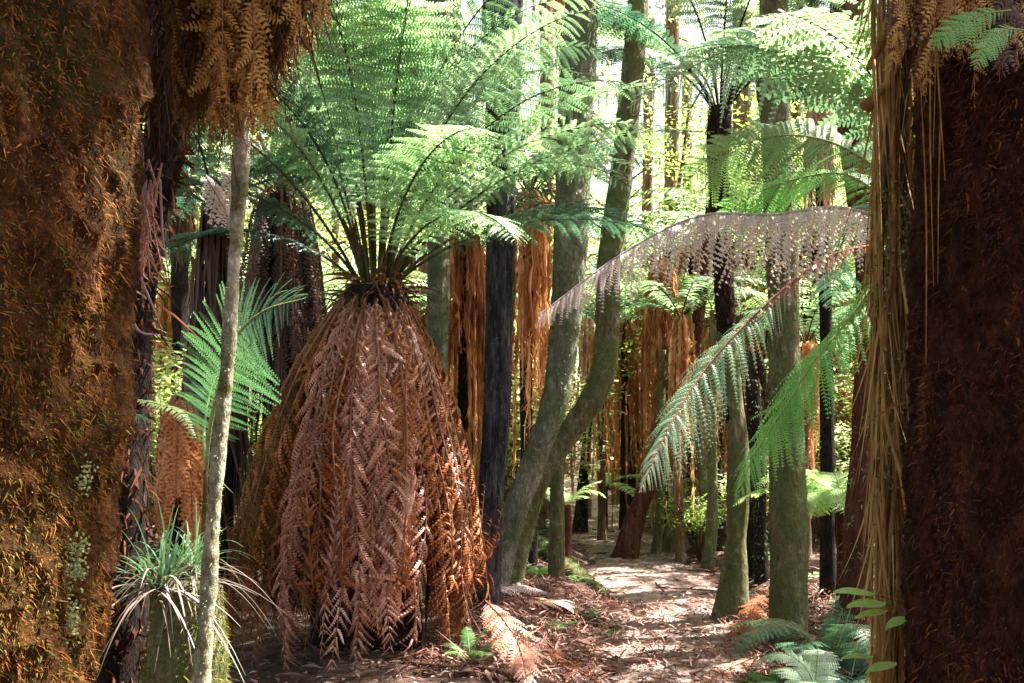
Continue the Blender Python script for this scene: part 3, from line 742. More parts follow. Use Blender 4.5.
g = loose_fern('ground_fern', 'green fern frond spreading behind the pale stem left of the rusty skirt', [
    dict(pts=[at(206, 470, 5.2), at(212, 415, 5.0), at(232, 345, 4.7), at(262, 312, 4.5), at(306, 298, 4.3)], W=.34, ref=(.2, -1, .5), npin=44, npl=24, start=.12, fwd=22, droop=.3, grav=.8, pl=.07, pw=.85, mats=[M['frond_mid'], M['stalk_green']]),
    dict(pts=[at(206, 470, 5.2), at(204, 430, 5.25), at(214, 380, 5.3), at(240, 350, 5.4)], W=.16, ref=(.2, -1, .5), npin=30, npl=18, start=.2, fwd=22, droop=.3, grav=.8, pl=.08, mats=[M['frond_mid'], M['stalk_green']])],
    (gx(206, 5.2), 5.2, float(ground(gx(206, 5.2), 5.2))))
m = MB(); b = at(206, 470, 5.2); tube(m, [b, (b[0] - .03, 5.22, .7), (b[0] - .02, 5.25, 0.0)], [.012, .014, .018], 8, 20); m.build('stem', M['stalk'], g)
g = loose_fern('climbing_fern', 'small yellow green fern frond reaching from behind the giant trunk', [
    dict(pts=[at(118, 398, 3.3), at(150, 402, 3.2), at(178, 412, 3.15), at(196, 438, 3.1)], W=.03, ref=(0, -.4, 1), npin=30, npl=0, start=.2, fwd=10, droop=.2, grav=.6, pw=.75, rr=.003, mats=[M['frond_olive'], M['stalk_green']])], at(118, 398, 3.3))
g = loose_fern('climbing_fern', 'small pale green frond tip poking out from the giant trunk edge', [
    dict(pts=[at(104, 412, 2.6), at(122, 412, 2.6), at(152, 422, 2.6)], W=.035, ref=(0, -.4, 1), npin=20, npl=0, start=.1, fwd=25, droop=.2, grav=.6, pw=.7, rr=.002, mats=[M['frond'], M['stalk_green']])], at(104, 412, 2.6))
g = loose_fern('dead_frond', 'curled grey pink dead frond hanging against the pale stem', [
    dict(pts=[at(206, 175, 3.15), at(214, 190, 3.1), at(224, 208, 3.08), at(234, 228, 3.08)], W=.06, ref=(.2, -1, .3), npin=18, npl=5, start=.05, fwd=30, droop=.7, grav=.7, pl=.3, rr=.003, mats=[M['dead_purple'], M['stalk_mauve']]),
    dict(pts=[at(222, 172, 3.15), at(230, 180, 3.1), at(236, 200, 3.08), at(232, 215, 3.08)], W=.05, ref=(.2, -1, .3), npin=18, npl=5, start=.05, fwd=30, droop=.7, grav=.7, pl=.3, rr=.003, mats=[M['dead_purple'], M['stalk_mauve']])], at(206, 175, 3.15), 'dead frond')

# ================================================================== MID TRUNKS
px_trunk('tree', 'dark slate coloured trunk right behind the rusty skirt', 'tree', [(503, -300), (503, 20), (501, 210), (497, 400), (489, 520), (484, 600)], 7.4, [44, 38, 28, 26, 25, 29], 'purplebark', .09, 64, rings=320, rough=.07, moss=4500, mossL=.022, mossW=.007, seed=21, ridges=9, ramp_=.05)
px_trunk('tree', 'thick grey trunk with green moss leaning left down to the path edge', 'tree', [(590, -300), (582, 0), (574, 150), (570, 260), (559, 380), (538, 450), (512, 520), (494, 590)], 8.0, [35, 35, 34, 33, 28, 25, 25, 30], 'greybark', .07, 72, rings=320, rough=.05, moss=9000, mossL=.022, mossW=.008, seed=22)
px_trunk('tree', 'mossy brown trunk that bends sideways behind the grey one', 'tree', [(650, -300), (638, 0), (624, 150), (610, 260), (607, 335), (599, 385), (570, 432), (540, 478), (518, 545), (505, 600)], 8.6, [21, 21, 22, 25, 25, 25, 23, 23, 24, 28], 'mossbark', .07, 64, rings=320, rough=.05, moss=6000, mossL=.022, mossW=.008, seed=23)
px_trunk('tree', 'grey green trunk between the big fern skirt and the slate trunk', 'tree', [(440, -100), (438, 260), (436, 420), (434, 600)], 8.6, [24, 22, 22, 26], 'greybark', .08, 18, moss=1200, seed=24)
px_trunk('tree', 'tall mossy trunk standing at the right edge of the path', 'tree', [(776, -250), (774, 0), (776, 120), (782, 260), (786, 420), (789, 560), (788, 655)], 7.5, [30, 28, 30, 31, 33, 37, 42], 'mossbark', .06, 64, rings=320, rough=.045, moss=5500, mossL=.02, mossW=.008, seed=25)
px_trunk('tree', 'thin dark trunk close behind the slim mossy one', 'tree', [(752, 380), (757, 450), (760, 520), (762, 592)], 10.2, [14, 14, 13, 18], 'blackbark', .10, 14, moss=700, seed=27)
px_trunk('tree', 'dark slanting trunk leaning right across the middle of the path side', 'tree', [(712, 200, 12.6), (702, 285, 12.8), (690, 380, 13), (660, 460, 13.2), (638, 510, 13.3), (626, 556, 13.3)], 13, [12, 13, 12, 14, 18, 26], 'redbark', .10, 16, moss=1800, mossL=.04, seed=28)
px_trunk('tree', 'short black trunk standing on the far left bend of the path', 'tree', [(592, 380), (588, 430), (583, 480), (580, 530)], 16.8, [10, 9, 10, 17], 'blackbark', .12, 14, moss=500, mossL=.05, seed=29)
px_trunk('tree', 'black stick thin trunk behind the slanting trunk', 'tree', [(640, 330), (634, 400), (632, 460), (630, 500)], 19, [9, 9, 9, 11], 'blackbark', .1, 12, seed=30)
for i, (a, b_, Yq, w, lab) in enumerate([((660, 470), (656, 556), 13.6, 9, 'thin mossy stem just right of the slanting trunk'), ((684, 430), (668, 556), 13.9, 12, 'leaning mossy sapling in the shrubs right of the slanting trunk'),
        ((694, 400), (708, 556), 13.4, 9, 'thin stem beside the reddish leaning trunk'), ((712, 430), (709, 572), 12.2, 10, 'thin mossy stem left of the slim mossy trunk'), ((672, 500), (686, 550), 14.6, 7, 'short dark stem low among the shrubs')]):
    px_trunk('sapling', lab, 'sapling', [(a[0] + (a[0] - b_[0]) * .6, a[1] - 120), a, ((a[0] + b_[0]) / 2 + 2, (a[1] + b_[1]) / 2), b_], Yq, [w * .8, w, w, w * 1.4], 'mossbark', .12, 12, moss=500, mossL=.04, seed=40 + i)
px_trunk('tree', 'pale brown stringy trunk at the top behind the silver frond', 'tree', [(780, -300), (771, -20), (770, 60), (776, 150), (780, 200)], 10.5, [34, 30, 30, 24, 20], 'brownbark', .10, 20, seed=31, ridges=8, ramp_=.06)
px_trunk('tree', 'red brown trunk left of the vine covered trunk', 'tree', [(862, 100), (868, 270), (866, 380), (862, 470), (858, 540)], 6.6, [24, 24, 24, 26, 30], 'redbark', .10, 20, moss=1200, mossL=.03, seed=32)
px_trunk('tree', 'shaded grey trunk at the top edge behind the silver frond', 'tree', [(850, -300), (850, 0), (854, 120), (866, 240), (884, 400), (895, 560)], 8.6, [40, 38, 32, 24, 24, 28], 'brownbark', .08, 20, seed=33, ridges=9, ramp_=.05)

# slender black tree fern with fan of stalks
def black_fern():
    Y = 8.7; px = 720; cx, _, cz = at(px, 108, Y)
    root = thing('tree_fern', (gx(730, Y), Y, float(ground(gx(730, Y), Y))), 'slender tree fern with a black upper trunk, mossy foot and dark stalks fanning out', 'tree fern')
    mb = MB(); tube(mb, [(gx(728, Y), Y, -.1), at(731, 612, Y), at(737, 540, Y), at(737, 450, Y), at(730, 372, Y), at(727, 330, Y)], [.20, .15, .095, .092, .09, .08], 24, 90, .13, 10, 66, mi=1)
    C, rd, surf = tube(mb, [at(731, 420, Y), at(727, 350, Y), at(722, 250, Y), at(718, 160, Y), (cx, Y, cz)], [.06, .08, .085, .09, .10], 18, 120, .12, 12, 6)
    mb.build('trunk', [M['blackbark'], M['mossbark']], root)
    m = MB(); fibres(m, surf, 3500, .035, .006, 3, .5, .6, .5); m.build('root_fibres', M['fibre_dark'], root)
    for i in range(20):
        r = np.random.default_rng(700 + i); az = i * 137.5
        pts = arch((cx + cos(R(az)) * .05, Y + sin(R(az)) * .05, cz - .03), az, 66 + r.normal() * 6, -14 + r.normal() * 6, 1.75 + .3 * r.random(), 1.0, 9)
        mb = MB(); frond(mb, pts, .26, (0, 0, 1), npin=36, npl=10, start=.30, fwd=18, droop=.25, grav=.6, seed=i + 60, rr=.012, pw=.8, pl=.17)
        mb.build('frond', [M['frond_silver' if i % 3 else 'frond_deep'], M['blackbark']], root)
black_fern()

# ================================================================== RIGHT SIDE
def right_giant():
    Y = 2.7
    root, C, rd, surf = px_trunk('tree_fern', 'huge dark red brown fibrous trunk filling the right edge', 'tree',
        [(1085, -460), (1082, 0), (1078, 300), (1078, 683), (1082, 980)], Y, [300, 300, 304, 316, 330], 'giant_dark', amp=.05, nseg=240, rings=620, seed=51, freq=15, rough=.05)
    m = MB(); fibres(m, surf, 120000, .014, .0036, 52, .6, .4, 1.0, 2, bendz=-.2, zr=(.7, 3.1))
    m.build('root_fibres', M['fibre_dark'], root)
    m = MB(); fibres(m, surf, 260, .05, .009, 53, 1., .4, .5, 3, tint=(.3, .9)); fibres(m, surf, 9000, .02, .004, 54, .8, .4, .6, 3, tint=(0, .8), zr=(.7, 3.1), clump=6)
    m.build('dry_flakes', M['fibre_rust'], root)
    # tawny bark edge strands running down the left side of the trunk
    m = MB(); r = np.random.default_rng(55)
    for i in range(5):
        x = 921 + r.random() * 20; Yq = 2.62 + r.normal() * .03
        y0 = -100 + r.random() * 250; y1 = y0 + 150 + r.random() * 330
        pts = [at(x + r.normal() * 3, y0, Yq), at(x + r.normal() * 3, (y0 + y1) / 2, Yq), at(x + r.normal() * 5, y1, Yq)]
        tube(m, pts, [.0012, .0026, .001], 6, 26, .1, 40, i)
    m.build('aerial_roots', M['vine'], root)
    # crown debris at the top
    for i in range(26):
        r = np.random.default_rng(5600 + i)
        tx = 935 + 95 * r.random() if i % 2 else 885 + 60 * r.random(); ty = 30 + 85 * r.random() ** 1.5
        Yt = 2.15 + .12 * r.random(); tip = at(tx, ty, Yt); top = at(tx + r.normal() * 14 + 8, -70 - 40 * r.random(), Yt + .08)
        mb = MB(); frond(mb, [top, (top + tip) / 2 + r.normal(size=3) * .015, tip], .035 + .03 * r.random(), (r.normal() * .6, -1, .1), npin=16, npl=6, start=.1, fwd=38, droop=.5, grav=.5, seed=i, prof='dead', rr=.0025, jit=.25, pw=.8, pl=.26, missing=.15)
        mb.build('dead_frond', [M['dead_gold' if i % 3 else 'dead_dark'], M['stalk_dead']], root)
right_giant()

def vine_trunk():
    Y = 3.3
    root, C, rd, surf = px_trunk('vine_covered_tree', 'trunk wrapped in tawny hanging roots and vines left of the huge dark trunk', 'tree',
        [(915, -300), (912, 0), (908, 200), (905, 400), (903, 683), (902, 850)], Y, [44, 46, 42, 44, 48, 56], 'brownbark', .10, 26, rings=160, seed=61, ridges=7, ramp_=.08)
    r = np.random.default_rng(62)
    for i in range(34):
        x = 876 + 50 * r.random(); Yq = Y - .06 - .10 * r.random(); w = .0025 + .006 * r.random() ** 2
        ys = np.linspace(-160, 820, 9)
        if i % 4 == 0: ys = np.linspace(-160, 420 + 200 * r.random(), 8)
        xs = np.clip(x + np.cumsum(r.normal(size=len(ys)) * 5), 872, 932)
        m = MB(); tube(m, [at(a, b, Yq + .012 * sin(b * .02 + i)) for a, b in zip(xs, ys)], [w, w * 1.1, w], 7, 90, .15, 40, i)
        m.build('vine', M['vine' if i % 5 else 'stalk'], root)
    m = MB(); tube(m, [at(868, 70, 3.2), at(885, 30, 3.15), at(905, -40, 3.1)], [.010, .012, .014], 8, 30, .1, 40, 3)
    tube(m, [at(908, 30, 3.15), at(892, 75, 3.15), at(876, 95, 3.15), at(866, 108, 3.15)], [.010, .012, .013, .022], 8, 40, .15, 40, 4)
    m.build('branch', M['vine'], root)
    for (y0, y1) in ((520, 760),):
        m = MB(); tube(m, [at(874, 60, 3.02), at(880, 220, 3.0), at(884, 400, 3.0), at(902, 480, 2.98), at(910, 560, 2.96), at(906, 683, 2.95), at(902, 900, 2.95)], [.005, .005, .006, .007, .008, .008, .010], 8, 90, .1, 30, 9)
        m.build('vine', M['vine'], root)
    m = MB(); n = 900; px = 874 + 56 * r.random(n); py = -150 + 850 * r.random(n); Yq = Y - .03 - .12 * r.random(n)
    p = np.stack([(px - 512) / F * Yq, Yq, CH + (HY - py) / F * Yq], 1)
    strips(m, p, norm(np.array([0, 0, -1.]) + r.normal(size=(n, 3)) * .10), norm(r.normal(size=(n, 3)) + [1, 0, 0]), .25 + .4 * r.random(n), .008, r.normal(size=(n, 3)) * .09, 6, r.random(n))
    m.build('hanging_shreds', M['shred'], root)
    m = MB(); fibres(m, surf, 7000, .02, .006, 63, .4, .9, .9, 2)
    m.build('moss', M['lichen_flake'], root)
    m = MB(); r = np.random.default_rng(64)
    for (px, py) in [(885, 200), (900, 240), (890, 260), (880, 300), (893, 365), (898, 430), (888, 480), (905, 210), (912, 560), (900, 600), (915, 240), (918, 130)]:
        n = 90; c = at(px, py, 3.14) + r.normal(size=(n, 3)) * [.03, .02, .05]
        d = rvec(n, r); diamonds(m, c, d, norm(np.cross(d, rvec(n, r))), .016, .009, r.random(n))
    m.build('leaf_tufts', M['moss'], root)
vine_trunk()

def arching_fern():
    """the tree fern whose fronds reach in from the right over the path"""
    Y = 4.3; c = at(935, 235, Y); bx = gx(950, Y)
    root = thing('tree_fern', (bx, Y, float(ground(bx, Y))), 'tree fern mostly hidden behind the vines, its green and withered fronds arching over the path', 'tree fern')
    mb = MB(); C, rd, surf = tube(mb, [(bx, Y, -.1), (bx - .03, Y, 1.2), c], [.11, .10, .10], 18, 70, .12, 12, 71)
    mb.build('trunk', M['blackbark'], root)
    def hero(pix, W, mt, rib, ref, lab=None, **k):
        pts = [c + np.array([-.02, 0, .02])] + [at(*p) for p in pix]
        kw = dict(npin=50, npl=22, start=.12, fwd=24, droop=.3, grav=.7, pl=.11, rr=.008, pw=.8, curl=.4); kw.update(k)
        mb = MB(); frond(mb, pts, W, ref, seed=len(pix) * 7 + int(W * 1000), **kw)
        mb.build('frond', [M[mt], M[rib]], root, label=lab)
    hero([(915, 150, 4.3), (880, 80, 4.2), (825, 44, 4.1), (760, 40, 4.0), (690, 68, 3.95), (628, 108, 3.9)], .25, 'frond_silver', 'stalk_green', (.1, -1, .1), 'silvery green frond arching across the top', droop=.55, start=.14, fwd=30, grav=.9, npin=52, npl=22, pl=.10, curl=.5)
    hero([(905, 225, 4.2), (840, 208, 4.1), (770, 215, 3.95), (700, 216, 3.8), (625, 252, 3.7), (540, 314, 3.6)], .21, 'dead_purple', 'stalk_mauve', (.1, -.1, 1), 'withered mauve frond with drooping leaflets', droop=1.2, grav=1.0, fwd=38, npin=84, npl=20, pl=.13, curl=.5, prof='plume', lift=-.2, missing=.02, jit=.12, pw=1.0, rr=.011)
    hero([(880, 245, 4.3), (830, 258, 4.3), (785, 290, 4.3), (748, 322, 4.25), (705, 370, 4.2), (668, 430, 4.1), (640, 492, 4.0)], .145, 'frond_silver', 'stalk_red', (.3, -.5, 1), 'blue green frond with a red midrib bending down over the path', droop=1.0, grav=1, start=.36, fwd=30, npin=84, npl=16, pl=.12, pw=.7, jit=.16, missing=.05, curl=.5)
    hero([(880, 244, 4.28), (830, 256, 4.28), (785, 288, 4.28), (744, 324, 4.24)], .06, 'dead_pink', 'stalk_red', (.3, -.5, 1), 'withered reddish frond stalk with short shrivelled leaflets', droop=1.0, grav=1, start=.1, fwd=45, npin=60, npl=8, pl=.25, jit=.25, curl=.8, rr=.010)
    hero([(890, 262, 4.2), (850, 318, 4.1), (815, 360, 4.0), (782, 412, 3.95), (752, 460, 3.9), (735, 505, 3.85)], .21, 'frond_bright', 'stalk_green', (-.6, -.6, .5), 'bright green frond hanging down before the mossy trunk', droop=.6, grav=.8, fwd=38, start=.15, npin=66, npl=20, pl=.11, pw=.7, jit=.10, curl=.4)
    hero([(900, 190, 4.4), (850, 150, 4.6), (790, 135, 4.8), (730, 150, 5.0), (672, 192, 5.2)], .28, 'frond_olive', 'stalk_green', (.1, -1, .2), None, droop=.5, start=.2)
    hero([(900, 210, 4.5), (850, 176, 4.8), (800, 178, 5.1), (745, 200, 5.4), (700, 240, 5.6)], .26, 'frond_bright', 'stalk_green', (.1, -.9, .3), None, droop=.45, start=.2)
    hero([(890, 215, 4.4), (862, 205, 4.7), (840, 250, 5.0), (830, 310, 5.1)], .22, 'frond_deep', 'stalk_green', (-.2, -.8, .8), None, droop=.3, start=.2)
    r = np.random.default_rng(72)
    for i in range(11):
        az = -75 + i * 22 + (120 if i > 6 else 0)
        pts = arch(c, az, 62 + r.normal() * 5, -25, 1.6, 1.2)
        mb = MB(); frond(mb, pts, .26, (0, 0, 1), npin=34, npl=9, start=.15, seed=i + 3, rr=.009)
        mb.build('frond', [M['frond'], M['stalk']], root)
arching_fern()

tree_fern('tree_fern', 'narrow dusky pink skirted fern column below the silver frond', 819, 82, 9.2, 1.25, .11, 8, 1.2, ('frond_olive', 'dead_pink'), .06, 0, seed=81, base_px=828, dead=10, strand=500)
tree_fern('tree_fern', 'short brown capped tree fern with a dark drooping skirt behind the mossy trunk', 750, 352, 10.6, .85, .16, 0, 1, ('frond', 'dead_dark'), .08, 0, seed=82, dead=14)

# right undergrowth
def ground_fern(label, px, py, Y, n, L, mats, seed, W=.12, e0=60, e1=-20, z0=None, det=9, azs=None, group=None, name='ground_fern', hw=.0):
    c = at(px, py, Y); gz = float(ground(c[0], Y)) if z0 is None else z0
    if c[2] - gz < .47: c[2] = gz + .04
    root = thing(name, (c[0], Y, gz), label, 'fern', group)
    r = np.random.default_rng(seed + 8000)
    if c[2] - gz > .15:
        m = MB(); tube(m, [(c[0], Y, gz - .05), (c[0] + .01, Y, (gz + c[2]) / 2), tuple(c)], [.07, .055, .06], 12, 24, .15, 14, seed); m.build('trunk', M['redbark'], root)
    for i in range(n):
        az = azs[i] if azs else i * 137.5 + r.normal() * 10
        pts = arch(c + np.array([cos(R(az)), sin(R(az)), 0]) * .02, az, e0 + r.normal() * 15, e1 + r.normal() * 16, L * (.6 + .6 * r.random()), 1.1)
        mb = MB(); frond(mb, pts, W, (0, 0, 1), npin=30, npl=det, start=.12, fwd=18, droop=.2, seed=seed * 30 + i, rr=.005, pw=.78, pl=.17)
        mb.build('frond', [M[mats[0]], M[mats[1]]], root)
    return root
ground_fern('brilliant pale fern crown catching the sun between the mossy trunk and the vines', 842, 508, 7.9, 24, .9, ('frond_pale', 'stalk_green'), 1, .20, 60, -60)
ground_fern('blue green young tree fern with a reddish stump behind the lime leaves', 828, 628, 6.3, 14, .85, ('frond_mid', 'stalk_red'), 2, .14, 72, -60)
ground_fern('low blue green fern at the foot of the tall mossy trunk', 815, 668, 5.6, 12, .55, ('frond_silver', 'stalk_green'), 3, .14, 55, -50)
ground_fern('small dark green fern tucked under the lime leaves', 850, 625, 6.0, 12, .6, ('frond_deep', 'stalk_green'), 4, .16, 60, -60)
ground_fern('bright green seedling fern at the bottom beside the tall trunk', 770, 668, 6.2, 8, .22, ('frond_bright', 'stalk_green'), 5, .06, 50, -15)
ground_fern('fern with pale fronds on the far side of the path bend', 604, 486, 17.5, 12, 1.0, ('frond_pale', 'stalk_green'), 6, .2, 45, -35, det=0)
ground_fern('dusty green fern at the left verge below the bent trunks', 566, 505, 11.5, 10, .7, ('frond_pale', 'stalk_green'), 7, .14, 50, -30, det=0)
ground_fern('tiny green fern under the rusty skirt near the bottom', 470, 655, 5.9, 7, .25, ('frond_bright', 'stalk_green'), 8, .05, 50, -10)

G_S = 'small seedling ferns along the path'
sd0 = ground_fern('small seedling fern among the litter beside the path', 640, 600, 9.0, 7, .26, ('frond_bright', 'stalk_green'), 31, .07, 50, -20, z0=0, det=5, group=G_S)
ch0 = float(np.mean([c.data.vertices[0].co.z for c in sd0.children]))
rs = np.random.default_rng(17)
k = 0
for i in range(60):
    y = 7.2 + 13 * rs.random(); sd_ = -1 if rs.random() < .5 else 1
    x = float(pathx(y)) + sd_ * (float(pathw(y)) + .25 + 1.1 * rs.random()); z = float(ground(x, y))
    if k == 0: sd0.location = (x, y, z - ch0 + .02)
    else: copy_tree(sd0, (x, y, z - ch0 * 1.0 + .02), rs.random() * 6.28, .6 + .4 * rs.random(), None, G_S)
    k += 1
    if k >= 34: break
G_T = 'fallen twigs on the forest floor'
def twig():
    r = np.random.default_rng(4); m = MB(); p = np.cumsum(np.c_[.09 + .03 * r.random(8), r.normal(size=8) * .02, r.normal(size=8) * .006], 0) - [.4, 0, 0]
    tube(m, p, [.011, .009, .004], 7, 40, .2, 30, 2); tube(m, [p[3], p[3] + [.08, .07, .02], p[3] + [.17, .10, .01]], [.006, .005, .002], 5, 12)
    o = m.build('fallen_twig', M['brownbark']); return tag(o, 'crooked grey brown twig lying on the leaf litter', 'twig', G_T)
t0 = twig(); rs = np.random.default_rng(18)
for i in range(46):
    y = 5.6 + 12 * rs.random() ** 1.4; x = float(pathx(y)) + rs.normal() * 1.2
    o = t0 if i == 0 else t0.copy()
    if i: COL.objects.link(o)
    o.location = (x, y, float(ground(x, y)) + .045); o.rotation_euler = (0, 0, rs.random() * 6.28); q = .5 + .9 * rs.random(); o.scale = (q, q, q)

def lime_leaves():
    c = at(905, 612, 2.98)
    root = thing('leafy_sapling', (c[0] + .05, 3.05, 0.1), 'sapling with broad lime green leaves on thin red stems by the vines', 'sapling')
    m = MB(); base = np.array([c[0] + .05, 3.05, .05])
    tube(m, [base, at(912, 750, 3.02), at(908, 660, 3.0), at(905, 600, 2.98)], [.006, .005, .004, .003], 6, 30)
    m.build('stem', M['redstem'], root)
    for (tx, ty, bx_, by_, w, ang) in [(834, 590, 874, 595, 12, 0), (847, 605, 884, 604, 12, 0), (855, 616, 886, 612, 8, 0), (842, 656, 872, 658, 8, 0), (866, 671, 895, 664, 9, 0), (886, 628, 905, 618, 8, 0), (935, 640, 908, 636, 9, 0)]:
        A = at(bx_, by_, 2.94); B = at(tx, ty, 2.84); L = np.linalg.norm(B - A); d = (B - A) / L
        sd = norm(np.cross(d, np.array([0, -.45, 1.]))); up = np.cross(sd, d)
        us = np.linspace(0, 1, 11); hw = (np.sin(us ** .85 * pi) ** .75 * (1 - us * .25)) * w / F * 2.9 * .95
        cen = A + us[:, None] * L * d - (us ** 2)[:, None] * up * .012
        mb = MB(); V = np.stack([cen - sd * hw[:, None] + up * .009, cen - sd * hw[:, None] * .5 + up * .006, cen, cen + sd * hw[:, None] * .5 + up * .005, cen + sd * hw[:, None] + up * .004], 1)
        idx = np.arange(55).reshape(11, 5); q = np.stack([idx[:-1, :-1], idx[:-1, 1:], idx[1:, 1:], idx[1:, :-1]], -1).reshape(-1, 4)
        mb.add(V.reshape(-1, 3), q, None, .6)
        tube(mb, [A, (A + at(906, by_ + 8, 2.99)) / 2, at(906, by_ + 8, 2.99)], [.0016, .002, .0025], 5, 10, mi=1)
        mb.build('leaf', [M['leaf_lime'], M['redstem']], root)
lime_leaves()

loose_fern('climbing_fern', 'small fresh green fern sprig growing at the top of the huge dark trunk', [
    dict(pts=[at(1010, 10, 2.1), at(985, 14, 2.08), at(955, 28, 2.06), at(930, 50, 2.05)], W=.045, ref=(0, -1, .4), npin=22, npl=8, start=.1, fwd=25, droop=.3, grav=.6, pl=.2, rr=.002, mats=[M['frond_bright'], M['stalk_green']]),
    dict(pts=[at(1024, 30, 2.1), at(1004, 30, 2.08), at(985, 48, 2.06), at(975, 70, 2.05)], W=.035, ref=(0, -1, .4), npin=20, npl=8, start=.1, fwd=25, droop=.3, grav=.6, pl=.2, rr=.002, mats=[M['frond_bright'], M['stalk_green']])], at(1010, 10, 2.1))
# fallen fronds near the path
def fallen(label, pix, W, mt, rib, **k):
    P = []
    for (px, py, lift) in pix:
        Yg = CH * F / (py - HY)
        for _ in range(6): Yg = (CH - float(ground(gx(px, Yg), Yg)) - lift) * F / (py - HY)
        P.append((gx(px, Yg), Yg, float(ground(gx(px, Yg), Yg)) + lift))
    mb = MB(); kw = dict(npin=36, npl=8, start=.06, fwd=35, droop=.25, grav=.6, prof='tree', pl=.22, rr=.007, jit=.12, curl=.4, missing=.08); kw.update(k)
    frond(mb, P, W, (0, -.2, 1), seed=int(pix[0][0]), **kw)
    o = mb.build('fallen_frond', [M[mt], M[rib]], origin=(P[0][0], P[0][1], P[0][2])); tag(o, label, 'fallen frond', 'fallen fronds by the path')
fallen('pink dead frond draped from the skirt foot toward the path', [(485, 600, .30), (505, 622, .26), (520, 650, .16), (528, 690, .05)], .17, 'dead_pink', 'stalk_dead', npl=9, npin=44)
fallen('brown frond lying flat with its comb of leaflets pointing right', [(500, 597, .12), (535, 600, .14), (570, 608, .08), (600, 618, .03)], .20, 'dead_pink', 'stalk_dead')
fallen('dull red frond lying behind the draped one', [(490, 590, .16), (520, 585, .16), (555, 590, .08)], .18, 'dead_purple', 'stalk_dead')
fallen('rust red frond crossing the near path', [(590, 655, .03), (640, 662, .04), (700, 650, .04), (740, 636, .03)], .16, 'litter_red', 'stalk_dead')
fallen('rusty frond at the right side of the near path', [(780, 620, .12), (740, 640, .08), (715, 655, .04), (690, 676, .02)], .18, 'litter_red', 'stalk_dead')
fallen('curled red frond against the foot of the tall mossy trunk', [(770, 585, .20), (755, 605, .18), (742, 628, .1), (735, 650, .04)], .18, 'dead', 'stalk_dead')
fallen('brown frond half buried on the left bank', [(545, 640, .06), (560, 655, .05), (590, 672, .03)], .14, 'dead', 'stalk_dead')
fallen('dead frond at the bottom right of the path', [(760, 655, .08), (730, 668, .06), (690, 690, .03)], .15, 'dead_pink', 'stalk_dead')

# mossy log on the left bank
def bank():
    m = MB(); P = []
    for (px, py) in ((508, 552), (545, 562), (580, 580), (604, 592)):
        Yg = CH * F / (py + 8 - HY); P.append((gx(px, Yg), Yg, float(ground(gx(px, Yg), Yg)) + .06))
    root = thing('mossy_log', P[0], 'dark mossy log lying along the left verge of the path', 'log')
    C, rd, surf = tube(m, P, [.10, .09, .08, .05], 14, 50, .15, 8, 3); m.build('trunk', M['mossbark'], root)
    m2 = MB(); fibres(m2, surf, 3000, .04, .012, 3, -.2, .9, .7); m2.build('moss', M['moss'], root)
    # grassy tuft
    r = np.random.default_rng(5)
    for (px, py, lab) in ((607, 640, 'grassy green tuft on the left edge of the near path'), (520, 540, 'pale grass tuft behind the leaning mossy trunk')):
        Yg = CH * F / (py - HY); c = np.array([gx(px, Yg), Yg, float(ground(gx(px, Yg), Yg))]); n = 120
        d = norm(r.normal(size=(n, 3)) * [.5, .5, .2] + [0, 0, 1])
        mm = MB(); strips(mm, c + r.normal(size=(n, 3)) * [.07, .07, 0], d, rvec(n, r), .10 + .10 * r.random(n), .006, r.normal(size=(n, 3)) * .2 - [0, 0, .3], 3, r.random(n))
        tag(mm.build('grass_tuft', M['moss'], origin=tuple(c)), lab, 'grass')
bank()

# ================================================================== BACKGROUND
G_BG = 'rusty skirted tree ferns standing in the distance'
tree_fern('tree_fern', 'rusty tree fern with a ragged bark skirt between the bent trunk and the slanting trunk', 662, 262, 14, 3.7, .30, 13, 1.8, ('frond_lime', 'rust'), .075, 0, ropes=46, ropew=0.045, seed=101, strand=2200)
tree_fern('tree_fern', 'shorter rusty tree fern just right of the bent trunk', 624, 322, 17.5, 3.0, .28, 10, 1.8, ('frond_olive', 'rust'), .075, 0, ropes=40, ropew=0.045, seed=102)
tree_fern('tree_fern', 'reddish skirted tree fern behind the withered mauve frond', 692, 245, 15.5, 1.9, .24, 10, 1.7, ('frond', 'rust'), .07, 0, ropes=36, ropew=0.045, seed=103)
tree_fern('tree_fern', 'tall rust brown skirt between the slate trunk and the grey leaning trunk', 530, 195, 10.8, 3.1, .30, 12, 1.7, ('frond_deep', 'rust'), .07, 0, ropes=60, ropew=0.034, seed=104, strand=2200)
tree_fern('tree_fern', 'sunlit tawny skirt right beside the big rusty skirted fern', 462, 215, 9.4, 3.0, .25, 12, 1.6, ('frond_deep', 'rust'), .07, 0, ropes=60, ropew=0.028, seed=105, strand=2000, widths=.024)
tree_fern('tree_fern', 'narrow rust column in the gap left of the bent trunk', 556, 285, 14, 2.6, .26, 8, 1.5, ('frond', 'rust'), .07, 0, ropes=34, ropew=0.040, seed=106)
tree_fern('tree_fern', 'orange brown skirt hanging at the top edge above the green crown', 572, -110, 9.5, 1.42, .32, 12, 1.6, ('frond', 'rust'), .06, 0, ropes=60, ropew=0.050, seed=107, strand=1800, base_px=556, barkm='mossbark')
tree_fern('tree_fern', 'rusty tree fern partly behind the slim mossy trunk', 716, 330, 13.5, 2.3, .26, 9, 1.5, ('frond_olive', 'rust'), .07, 0, ropes=34, ropew=0.040, seed=108)
tree_fern('tree_fern', 'warm brown skirt low between the slim mossy and tall mossy trunks', 762, 395, 14.5, 1.9, .28, 8, 1.4, ('frond', 'rust'), .07, 0, ropes=34, ropew=0.045, seed=109)
